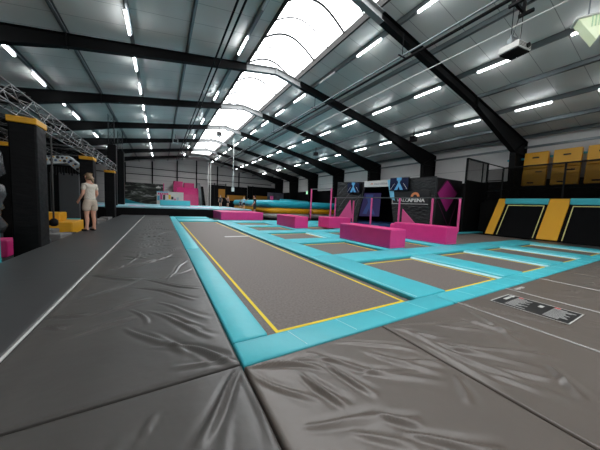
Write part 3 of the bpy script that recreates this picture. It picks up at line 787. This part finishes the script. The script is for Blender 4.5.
link('printed_panel', box(-2.6, 2.5, 0, .1, -.7, 3.1), mm, mu)
bm = bmesh.new(); prism(bm, [(-2.6, 0), (1.6, 0), (.4, .12), (-.9, .38), (-2.6, .95)], 1, -.03, 0); link('teal_wave', bm, inflat_teal, mu)
bm = bmesh.new(); prism(bm, [(1.55, 2.5), (2.2, 2.5), (2.15, 2.65), (1.98, 2.72), (1.9, 2.85), (1.75, 2.7), (1.6, 2.66)], 1, -.03, 0); link('white_mark', bm, white_paint, mu)
bm = bmesh.new(); bx(bm, 2.5, 2.62, -.02, .1, .9, 3.25); link('magenta_edge', bm, pink_post, mu)
tag(mu, 'wide printed board of dark rock and white water with a teal wave', 'mural')
pb = empty('picture_board', (1.15, 39.2, .2))
link('board', box(-1.65, 1.7, 0, .1, -.7, 2.0), white_paint, pb)
r = random.Random(5)
for i in range(9):
    x = -1.45+i*.34; c = [(90, 170, 200), (205, 70, 140), (60, 60, 70), (150, 150, 155), (230, 190, 60), (40, 40, 44), (220, 120, 160), (170, 190, 200), (90, 90, 96)][i]
    zz = r.uniform(.3, 1.0)
    link('picture', box(x-.13, x+.15, -.02, 0, zz, zz+r.uniform(.35, .75)), mat('picture_ink', c, .6), pb)
bm = bmesh.new()
for i in range(6): bx(bm, -1.5+i*.22, -1.34+i*.22, -.03, 0, 1.55, 1.78)
link('pink_heading', bm, pink, pb)
link('blue_strip', box(-1.65, -.3, -.02, 0, 1.82, 2.0), mat('sky_blue_ink', (140, 205, 230), .6), pb)
tag(pb, 'white board of small colourful pictures behind the teal block', 'board')
# magenta ramp tower
rp = empty('ramp_tower', (1.9, 42.2, -.5))
bm = bmesh.new(); bx(bm, -.2, 1.1, .6, 1.6, 0, 4.5, .04); link('left_tower', bm, pink, rp)
bm = bmesh.new(); bx(bm, 1.25, 2.75, .6, 1.6, 0, 4.35, .04); link('right_tower', bm, pink, rp)
bm = bmesh.new(); prism(bm, [(-.6, 0), (-.6, .9), (-.35, 2.5), (.4, 3.6), (.6, 3.6), (.6, 0)], 0, .2, 3.3); link('curved_slide', bm, pink, rp)
tag(rp, 'bright magenta ramp tower standing before the back wall', 'ramp')
for a, c, lab in (((5.0, 3.9), (6.0, .2), 'nearer the magenta ramp'), ((5.5, 3.4), (6.3, .1), 'farther from the magenta ramp')):
    bm = bmesh.new(); prism(bm, [(a[0], a[1]), (a[0]+.35, a[1]), (c[0]+.1, c[1]-.7), (c[0]-.5, c[1]-.7)], 1, 41.6, 41.8)
    tag(link('leaning_board', bm, grey_steel if a[0] < 5.2 else frame_black), 'leaning narrow board by the back wall, %s' % lab, 'board')
# dark enclosure with yellow pads, far right
de = empty('dark_enclosure', (6.4, 40, -.5))
for x0, x1, zt in ((0, 2.6, 4.2), (2.6, 6.2, 4.15), (6.3, 11.9, 4.4)):
    link('net_panel', box(x0, x1-.05, 0, .15, 0, zt), blackpad_plain, de)
bm = bmesh.new()
for x in (0, .9, 2.6, 6.25, 7.1, 11.9): bx(bm, x-.06, x+.06, -.1, 0, 0, 4.5)
bx(bm, 0, 2.7, -.1, 0, 4.3, 4.38); link('frame_post', bm, frame_black, de)
for x0, x1, z0, z1 in ((1.5, 2.5, 2.3, 3.6), (2.8, 5.8, 1.85, 2.75), (7.2, 10.8, 1.7, 2.9), (10.9, 11.5, 2.0, 3.5)):
    link('yellow_pad', box(x0, x1, -.08, 0, z0, z1), mat('ochre_pad', (166, 112, 24), .6), de)
tag(de, 'dark netted enclosure with ochre pads along the back', 'enclosure')
tag(link('banner', box(14.6, 17.4, 36, 36.1, -.5, 2.9), mat('grey_banner', (92, 92, 104), .6, vary=(2, .4))), 'grey patterned banner in the far right corner behind the inflatables', 'banner')

# ------------------------------------------------------------------ left side: padded columns, truss, ninja course
def column(x0, x1, y, z1, label, capc=True):
    zb = -.5 if capc else .56
    e = empty('padded_column', ((x0+x1)/2, y, zb)); hw = (x1-x0)/2
    H = z1-zb
    bm = bmesh.new(); n = 16
    bx(bm, -hw, hw, 0, .5, 0, H-.12 if capc else H, .03, 2)
    link('black_padding', bm, blackpad, e)
    if capc:
        bm = bmesh.new(); bx(bm, -hw-.012, hw+.012, -.012, .512, H-.12, H, .015); link('yellow_cap', bm, yellow, e)
    return tag(e, label, 'column')
column(-2.575, -2.17, 7.0, 2.6, 'black padded column with yellow cap nearest the camera')
column(-2.62, -2.22, 12.0, 2.58, 'black padded column with yellow cap beside the woman')
column(-2.66, -2.22, 16.8, 2.55, 'black padded column with yellow cap behind the woman, third along the mat')
column(-4.2, -3.78, 10.9, 2.62, 'black padded column with yellow cap deeper in the climbing area, at the photo left edge')
column(-3.0, -2.53, 20.0, 4.5, 'tall plain black padded column rising from the raised deck', False)
column(-3.05, -2.55, 24.0, 4.75, 'tallest black padded column, farther back on the raised deck', False)
def truss(name, p0, p1, s, up, label, r=.022, step=.45, tm=None):
    tm = tm or alu
    """square lattice truss; up = sideways vectors"""
    e = empty('lattice_truss', p0)
    p0 = Vector(p0); d = Vector(p1)-p0; L = d.length; d.normalize(); a, c = Vector(up[0])*s, Vector(up[1])*s
    cs = [Vector((0, 0, 0)), a, a+c, c]
    bm = bmesh.new()
    for q in cs: tube(bm, [q, q+d*L], r, 6)
    link('chord', bm, tm, e, smooth=True)
    bm = bmesh.new(); n = int(L/step)
    for k in range(n):
        t0, t1 = d*(L*k/n), d*(L*(k+1)/n)
        for i in range(4):
            u, v = cs[i], cs[(i+1) % 4]
            if k % 2: u, v = v, u
            tube(bm, [u+t0, v+t1], r*.6, 5)
    link('brace', bm, tm, e, smooth=True)
    return tag(e, label, 'truss')
truss('t', (-2.45, 3.2, 2.615), (-2.45, 17.6, 2.615), .31, ((.8, 0, 0), (0, 0, 1)), 'aluminium lattice truss lying on the yellow capped columns', .014, .42)
truss('t', (-4.3, 5.5, 2.66), (-4.3, 19, 2.66), .3, ((1, 0, 0), (0, 0, 1)), 'aluminium lattice truss deeper in the climbing area, parallel to the front one', .013, .45, alu_dark)
truss('t', (-6.6, 5.5, 2.7), (-6.6, 19, 2.7), .3, ((1, 0, 0), (0, 0, 1)), 'aluminium lattice truss nearest the left wall', .013, .45, alu_dark)
for y, w_ in ((7.6, 'nearest'), (10.0, 'second'), (12.6, 'third'), (15.3, 'farthest')):
    truss('t', (-8.2, y, 2.98), (-2.5, y, 2.98), .25, ((0, 1, 0), (0, 0, 1)), 'crosswise truss over the climbing area, %s from the camera' % w_, .012, .4, alu_dark)
truss('t', (-2.95, 20.1, 4.5), (-2.95, 20.1, 6.4), .3, ((1, 0, 0), (0, 1, 0)), 'upright truss on top of the tall plain column', .012, .4, alu_dark)
truss('t', (-2.95, 24.1, 4.75), (-2.95, 24.1, 6.3), .3, ((1, 0, 0), (0, 1, 0)), 'upright truss on top of the tallest plain column', .012, .4, alu_dark)
# overhead monkey bars
bm = bmesh.new()
for k in range(16): tube(bm, [(-6.2, 7.4+k*.6, 2.45), (-4.7, 7.4+k*.6, 2.45)], .02, 6)
for x in (-6.2, -4.7): tube(bm, [(x, 7.2, 2.45), (x, 16.6, 2.45)], .025, 6)
tag(link('monkey_bars', bm, frame_black, smooth=True), 'black overhead ladder of bars behind the front columns', 'monkey bars')
# climbing arch with coloured holds
ca = empty('climbing_arch', (-3.3, 12.6, 0))
bm = bmesh.new(); prism(bm, [(-.42, 2.22), (-.42, 2.52), (.24, 2.60), (.62, 2.22), (.62, 1.92), (.2, 2.32)], 1, 0, .6)
link('arch_board', bm, mat('pale_arch_board', (188, 196, 198), .5), ca)
hc = [(210, 150, 40), (40, 44, 60), (36, 36, 40), (200, 150, 60), (60, 80, 120), (30, 30, 34)]
hm = [mat('hold_paint', c, .5) for c in hc]
r = random.Random(2)
for i in range(16):
    t = i/15; x = -.36+.92*t; z = (2.44 if x < .22 else 2.44-(x-.22)*.95)+(.07 if i % 2 else -.05)
    bm = bmesh.new(); bmesh.ops.create_icosphere(bm, subdivisions=1, radius=.035+.012*(i % 3))
    link('climbing_hold', bm, hm[i % 6], ca, smooth=True, loc=(x, 0, z))
bm = bmesh.new()
for i in range(12): bx(bm, -.4+i*.08, -.36+i*.08, .3, .34, 1.95-.04*(i % 3), 2.22)
bx(bm, -.45, -.38, .3, .38, -.3, 2.5); bx(bm, -.4, .6, .3, .36, 2.18, 2.26)
link('dark_fringe', bm, frame_black, ca)
tag(ca, 'white bent climbing arch dotted with coloured holds, left of the woman', 'climbing arch')
for x in (-3.8,):
    pass
e = empty('climbing_rope', (-2.66, 9.5, 0))
link('rope', tube(bmesh.new(), [(0, 0, .42), (0, 0, 3.0)], .022, 8), mat('rope_grey', (66, 64, 62), .8), e, smooth=True)
bm = bmesh.new(); tube(bm, [(0, 0, .2), (0, 0, .24), (0, 0, .36), (0, 0, .42)], [.05, .1, .1, .04], 12); link('knob', bm, frame_black, e, smooth=True)
tag(e, 'hanging climbing rope with a black knob beside the nearest column', 'rope')
tag(link('grey_panel', box(-4.0, -3.3, 15.0, 15.2, -.5, 2.1, bev=.02), mat('grey_panel', (70, 70, 71), .6)), 'plain grey upright panel behind the climbing arch', 'panel')
tag(link('dark_partition', box(-8.7, -3.9, 17.8, 17.95, -.5, 2.9), wall_dark), 'dark partition closing the back of the climbing area', 'partition')
def foam(x0, x1, y0, y1, z0, z1, m, label, rot=0):
    e_ = bmesh.new(); cx, cy = (x0+x1)/2, (y0+y1)/2
    bx(e_, x0-cx, x1-cx, y0-cy, y1-cy, 0, z1-z0, .03)
    o = link('foam_block', e_, m, loc=(cx, cy, z0)); o.rotation_euler.z = rot
    return tag(o, label, 'foam block')
tag(link('pit_floor', box(-8.7, -2.21, 3, 19.3, -.5, -.3), mat('pit_floor', (40, 40, 42), .8, vary=(2, .3))), kind='structure')
foam(-3.25, -2.45, 10.3, 11.6, -.3, .24, yellow, 'long low yellow foam block left of the woman')
foam(-3.35, -2.85, 10.7, 11.4, .24, .52, yellow, 'yellow foam cube stacked on the low yellow block')
foam(-4.6, -3.9, 9.2, 10.0, -.3, .12, yellow, 'yellow foam block behind the nearest column, at the photo edge')
r = random.Random(4)
spots = [(-2.62, 8.3), (-2.45, 9.2), (-2.9, 8.8), (-2.45, 9.75), (-2.95, 9.5), (-2.9, 10.0)]
for i, (x, y) in enumerate(spots):
    foam(x-.19, x+.16, y-.2, y+.2, -.3, -.02+.05*(i % 3), grey_foam if i % 3 else mat('dark_grey_foam', (62, 62, 64), .8), 'grey foam cube in the pit behind the nearest column, %s from the camera' % NTH[i], r.uniform(-.5, .5))
for i, (x, y) in enumerate(((-2.6, 13.6), (-2.5, 14.6), (-2.7, 15.5), (-2.5, 16.1))):
    foam(x-.2, x+.2, y-.22, y+.22, -.3, .0+.05*(i % 2), grey_foam, 'grey foam cube in the pit beyond the woman, %s from her' % NTH[i], r.uniform(-.5, .5))
foam(-3.9, -3.0, 13.0, 14.2, -.3, .1, inflat_teal, 'teal foam slab in the pit beyond the yellow blocks')
foam(-2.95, -2.45, 5.9, 6.3, -.3, .46, teal, 'teal foam block cut by the left edge of the photo')
foam(-3.5, -2.88, 7.6, 8.1, -.3, .08, pink, 'magenta foam block at the foot of the nearest column')
bm = bmesh.new()
n = 14; rr = []
for i in range(n+1): rr.append(.22+.05*math.sin(i*2.1)+.03*math.sin(i*5.3))
tube(bm, [(-3.66+.05*math.sin(i*1.3), 9.0, .15+i*.15) for i in range(n+1)], rr, 14)
tag(link('punch_bag', bm, mat('shiny_black_bag', (70, 72, 74), .22, bump=(7, .9, .05)), smooth=True), 'shiny crumpled black hanging bag at the left photo edge', 'bag')
link('chain', tube(bmesh.new(), [(-3.66, 9, 2.2), (-3.66, 9, 2.7)], .012, 6), frame_black, bpy.data.objects['punch_bag'])

# ------------------------------------------------------------------ people
def skin_mesh(name, J, E, root, m, parent, sub=2):
    me = bpy.data.meshes.new(name); keys = list(J); idx = {k: i for i, k in enumerate(keys)}
    me.from_pydata([J[k][0] for k in keys], [(idx[a], idx[c]) for a, c in E], [])
    o = bpy.data.objects.new(name, me); C.objects.link(o)
    md = o.modifiers.new('s', 'SKIN'); md.use_smooth_shade = True
    for k in keys:
        sv = me.skin_vertices[0].data[idx[k]]; r_ = J[k][1]; sv.radius = r_ if isinstance(r_, tuple) else (r_, r_)
        sv.use_root = (k == root)
    sb = o.modifiers.new('u', 'SUBSURF'); sb.levels = sub; sb.render_levels = sub
    dg = bpy.context.evaluated_depsgraph_get(); me2 = bpy.data.meshes.new_from_object(o.evaluated_get(dg))
    bpy.data.objects.remove(o)
    for p in me2.polygons: p.use_smooth = True
    me2.materials.clear(); me2.materials.append(m)
    o2 = bpy.data.objects.new(name, me2); C.objects.link(o2); o2.parent = parent
    return o2
def person(loc, rz_, H, shirt, shorts, hair, shoes, label, arms='down', hairstyle='short', hands=True, longleg=None):
    k = H/1.70
    e = empty('person', loc, rz_)
    def s(p, r): return (tuple(c*k for c in p), tuple(c*k for c in r) if isinstance(r, tuple) else r*k)
    J = {'pel': s((0, 0, .93), (.13, .10)), 'wa': s((0, 0, 1.08), (.115, .085)), 'ch': s((0, .01, 1.26), (.135, .10)), 'sh': s((0, .0, 1.38), (.10, .075)),
         'nk': s((-.005, .015, 1.46), .048), 'h0': s((-.01, .03, 1.53), (.062, .072)), 'h1': s((-.015, .035, 1.60), (.073, .088)), 'h2': s((-.015, .03, 1.66), (.052, .06))}
    E = [('pel', 'wa'), ('wa', 'ch'), ('ch', 'sh'), ('sh', 'nk'), ('nk', 'h0'), ('h0', 'h1'), ('h1', 'h2')]
    for t, sx in (('l', -1), ('r', 1)):
        J[t+'hip'] = s((sx*.085, 0, .86), .092); J[t+'th'] = s((sx*.095, .0, .66), .078)
        J[t+'kn'] = s((sx*.10, .01, .47), .052); J[t+'ca'] = s((sx*.105, -.015, .34), .053); J[t+'an'] = s((sx*.11, 0, .09), .032)
        J[t+'he'] = s((sx*.11, -.035, .035), .03); J[t+'to'] = s((sx*.125, .13, .03), (.036, .024))
        E += [('pel', t+'hip'), (t+'hip', t+'th'), (t+'th', t+'kn'), (t+'kn', t+'ca'), (t+'ca', t+'an'), (t+'an', t+'he'), (t+'an', t+'to')]
        J[t+'so'] = s((sx*.155, 0, 1.355), .050)
        if arms == 'front':      # hands in front at the waist
            el = (sx*.215, -.01, 1.09); wr = (sx*.19, .14, .93); ha = (sx*.17, .20, .88)
        elif arms == 'up' and t == 'r':
            el = (sx*.36, .08, 1.22); wr = (sx*.50, .22, 1.38); ha = (sx*.53, .26, 1.45)
        else:
            el = (sx*.245, -.02, 1.10); wr = (sx*.235, .06, .86); ha = (sx*.225, .08, .78)
        J[t+'el'] = s(el, .040); J[t+'wr'] = s(wr, .026); J[t+'ha'] = s(ha, (.038, .022))
        E += [('sh', t+'so'), (t+'so', t+'el'), (t+'el', t+'wr'), (t+'wr', t+'ha')]
        if hands:
            d = (Vector(ha)-Vector(wr)).normalized(); side = d.cross(Vector((sx, .2, 0))).normalized()
            for f in range(4):
                b0 = Vector(ha)+side*(.026*(f-1.5))*.8+d*.035; L = (.062, .072, .068, .052)[f]
                mid = b0+d*L*.55+Vector((-sx*.008, .004, 0)); tip = b0+d*L*.9+Vector((-sx*.024, .01, 0))
                J['%sf%da' % (t, f)] = s(tuple(b0), .0095); J['%sf%db' % (t, f)] = s(tuple(mid), .009); J['%sf%dc' % (t, f)] = s(tuple(tip), .008)
                E += [(t+'ha', '%sf%da' % (t, f)), ('%sf%da' % (t, f), '%sf%db' % (t, f)), ('%sf%db' % (t, f), '%sf%dc' % (t, f))]
            b0 = Vector(ha)+Vector((0, .035, .0)); J[t+'t1'] = s(tuple(b0), .011); J[t+'t2'] = s(tuple(b0+d*.04+Vector((-sx*.012, .012, 0))), .0095)
            E += [(t+'ha', t+'t1'), (t+'t1', t+'t2')]
    skin_mesh('body', J, E, 'pel', skin_m, e)
    # face
    bm = bmesh.new(); bmesh.ops.create_cone(bm, segments=6, radius1=.016*k, radius2=.004*k, depth=.03*k, cap_ends=True)
    o = link('nose', bm, skin_m, e, smooth=True, loc=(-.015*k, .128*k, 1.60*k)); o.rotation_euler = (math.radians(-70), 0, 0)
    bm = bmesh.new()
    for sx in (-1, 1): bmesh.ops.create_icosphere(bm, subdivisions=2, radius=.010*k, matrix=Matrix.Translation(((-.015+sx*.03)*k, .112*k, 1.62*k)))
    link('eyes', bm, frame_black, e, smooth=True)
    bm = bmesh.new(); bx(bm, -.035*k, .005*k, .108*k, .116*k, 1.562*k, 1.57*k, .002); link('mouth', bm, mat('lip', (180, 100, 95), .5), e)
    bm = bmesh.new()
    for sx in (-1, 1): bmesh.ops.create_icosphere(bm, subdivisions=2, radius=.022*k, matrix=Matrix.Translation(((-.015+sx*.076)*k, .03*k, 1.60*k)) @ Matrix.Diagonal((.5, .8, 1.3, 1)))
    link('ears', bm, skin_m, e, smooth=True)
    # shirt
    J = {'a': s((0, 0, .87), (.175, .135)), 'b': s((0, 0, 1.02), (.155, .115)), 'c': s((0, 0, 1.15), (.148, .112)), 'd': s((0, .0, 1.29), (.165, .128)), 'e': s((0, .0, 1.38), (.125, .10)), 'f': s((0, .01, 1.43), (.072, .066))}
    E = [('a', 'b'), ('b', 'c'), ('c', 'd'), ('d', 'e'), ('e', 'f')]
    for t, sx in (('l', -1), ('r', 1)):
        J[t+'1'] = s((sx*.155, 0, 1.355), .066)
        up = (arms == 'up' and t == 'r')
        J[t+'2'] = s((sx*.29, .05, 1.28) if up else (sx*.205, -.01, 1.20), .056)
        E += [('e', t+'1'), (t+'1', t+'2')]
    skin_mesh('shirt', J, E, 'c', shirt, e)
    # shorts
    low = .56 if not longleg else .12
    J = {'a': s((0, 0, 1.0), (.14, .11)), 'b': s((0, -.005, .91), (.165, .13))}
    E = [('a', 'b')]
    for t, sx in (('l', -1), ('r', 1)):
        J[t+'1'] = s((sx*.092, -.003, .82), .112); J[t+'2'] = s((sx*.108, 0, .70), .103); J[t+'3'] = s((sx*.112, 0, low+.02), .10 if not longleg else .058)
        E += [('b', t+'1'), (t+'1', t+'2'), (t+'2', t+'3')]
    skin_mesh('shorts' if not longleg else 'trousers', J, E, 'b', shorts, e)
    # shoes
    for sx in (-1, 1):
        J = {'a': s((sx*.11, -.045, .045), (.045, .045)), 'b': s((sx*.115, .05, .042), (.047, .04)), 'c': s((sx*.127, .15, .036), (.045, .032))}
        skin_mesh('shoe', J, [('a', 'b'), ('b', 'c')], 'a', shoes, e)
    # hair
    J = {'a': s((-.015, .015, 1.665), (.073, .082)), 'b': s((-.015, -.02, 1.61), (.083, .075)), 'c': s((-.012, -.035, 1.545), (.06, .045))}
    E = [('a', 'b'), ('b', 'c')]
    if hairstyle == 'tail':
        J['d'] = s((.0, -.075, 1.545), .034); J['e'] = s((.012, -.10, 1.49), .036); J['f'] = s((.02, -.105, 1.42), .018); E += [('c', 'd'), ('d', 'e'), ('e', 'f')]
    if hairstyle == 'long':
        J['d'] = s((-.01, -.06, 1.45), (.07, .03)); J['e'] = s((-.01, -.085, 1.34), (.05, .02)); E += [('c', 'd'), ('d', 'e')]
    skin_mesh('hair', J, E, 'b', hair, e)
    tag(e, label, 'person')
    return e
white_tee = mat('offwhite_tee', (205, 196, 182), .8, bump=(14, .6, .03))
beige = mat('beige_shorts', (192, 176, 158), .8, bump=(14, .5, .02))
hair_b = mat('fair_brown_hair', (128, 104, 76), .6, bump=(60, .6, .01, (1, 1, .15)))
hair_d = mat('dark_hair', (40, 32, 28), .6); hair_l = mat('blond_hair', (170, 140, 90), .6)
person((-1.93, 9.9, 0), math.radians(52), 1.80, white_tee, beige, hair_b, black_cloth, 'person seen from behind in white tee and beige shorts on the left mat', 'front', 'tail')
person((6.62, 19.0, 0), math.radians(60), 1.76, black_cloth, black_cloth, hair_d, white_paint, 'person in black tee and shorts in front of the inflatable bag', 'front')
person((6.05, 20.1, .56), math.radians(-60), 1.02, mat('pale_blue_tee', (130, 190, 215), .8), black_cloth, hair_l, black_cloth, 'child in pale blue tee beside the person in black', 'up')
person((5.85, 20.4, .56), math.radians(170), .75, mat('navy_tee', (36, 40, 66), .8), black_cloth, hair_d, black_cloth, 'small child in navy left of the child in pale blue', 'down')
person((5.35, 26.0, .56), math.radians(150), 1.22, mat('charcoal_tee', (58, 58, 60), .8), black_cloth, hair_d, black_cloth, 'person in dark grey on the raised deck, leftmost of the two there', 'down')
person((6.25, 26.6, .56), math.radians(200), 1.15, mat('patterned_top', (150, 112, 110), .8, vary=(30, .6)), black_cloth, hair_l, black_cloth, 'fair haired person in a patterned top on the raised deck', 'up', 'long')

# pieces that belong to a part hang under that part
NEST = {'climbing_arch': ('arch_board', ('climbing_hold',)), 'projector': ('case', ('vent', 'lens')), 'screen': ('display', ('blue_figure', 'white_streak')),
        'sign_board': ('board', ('white_border', 'lettering', 'orange_arc')), 'picture_board': ('board', ('picture', 'pink_heading', 'blue_strip')),
        'safety_pad': ('pad', ('piping',)), 'vault_block': ('foam_body', ('seam',)), 'trampoline': ('jumping_bed', ('boundary_line',)),
        'sloped_trampoline': ('jumping_bed', ('boundary_line',)), 'speaker': ('cabinet', ('grille',)), 'floor_notice': ('sheet', ('border', 'text_lines', 'red_heading')),
        'crash_mat': ('upper_cushion', ('handle',)), 'diamond_wall': ('panel', ('magenta_diamond', 'magenta_outline')), 'raised_deck': ('pale_top', ('pink_patch',)),
        'mural_board': ('printed_panel', ('teal_wave', 'white_mark')), 'arena_booth': ('header', ('header_mark', 'header_lettering'))}
for root in [o for o in C.objects if o.parent is None and not o.data]:
    k = root.name.split('.')[0]
    if k not in NEST: continue
    ch = list(root.children); host = [c for c in ch if c.name.split('.')[0] == NEST[k][0]][0]
    low = [c for c in ch if c.name.split('.')[0] == 'lower_cushion']; n = 0
    for c in ch:
        if c.name.split('.')[0] in NEST[k][1]:
            c.parent = host if not (low and n) else low[0]; n += 1

# ------------------------------------------------------------------ world, light, camera
w = bpy.data.worlds.new('World'); bpy.context.scene.world = w; w.use_nodes = True
bg = w.node_tree.nodes['Background']; bg.inputs[0].default_value = (.93, .97, 1, 1); bg.inputs[1].default_value = 1.0

yaw, pitch, roll, f = 0.522116680, 0.0767241183, 0.0429477968, 242.648248
F = Vector((math.sin(yaw)*math.cos(pitch), math.cos(yaw)*math.cos(pitch), -math.sin(pitch)))
R0 = Vector((math.cos(yaw), -math.sin(yaw), 0)); U0 = R0.cross(F)
R = R0*math.cos(roll)+U0*math.sin(roll); U = U0*math.cos(roll)-R0*math.sin(roll)
cd = bpy.data.cameras.new('Camera'); cam = bpy.data.objects.new('Camera', cd); C.objects.link(cam)
cam.matrix_world = Matrix(((R.x, U.x, -F.x, 0), (R.y, U.y, -F.y, 0), (R.z, U.z, -F.z, 1.1), (0, 0, 0, 1)))
cd.sensor_width = 36; cd.lens = f/600*36; cd.shift_y = -1.14/600; cd.clip_end = 200; cd.clip_start = .05
sc = bpy.context.scene; sc.camera = cam
sc.view_settings.view_transform = 'Standard'; sc.view_settings.look = 'None'; sc.view_settings.gamma = 1; sc.view_settings.use_curve_mapping = False
sc.view_settings.exposure = 0.38
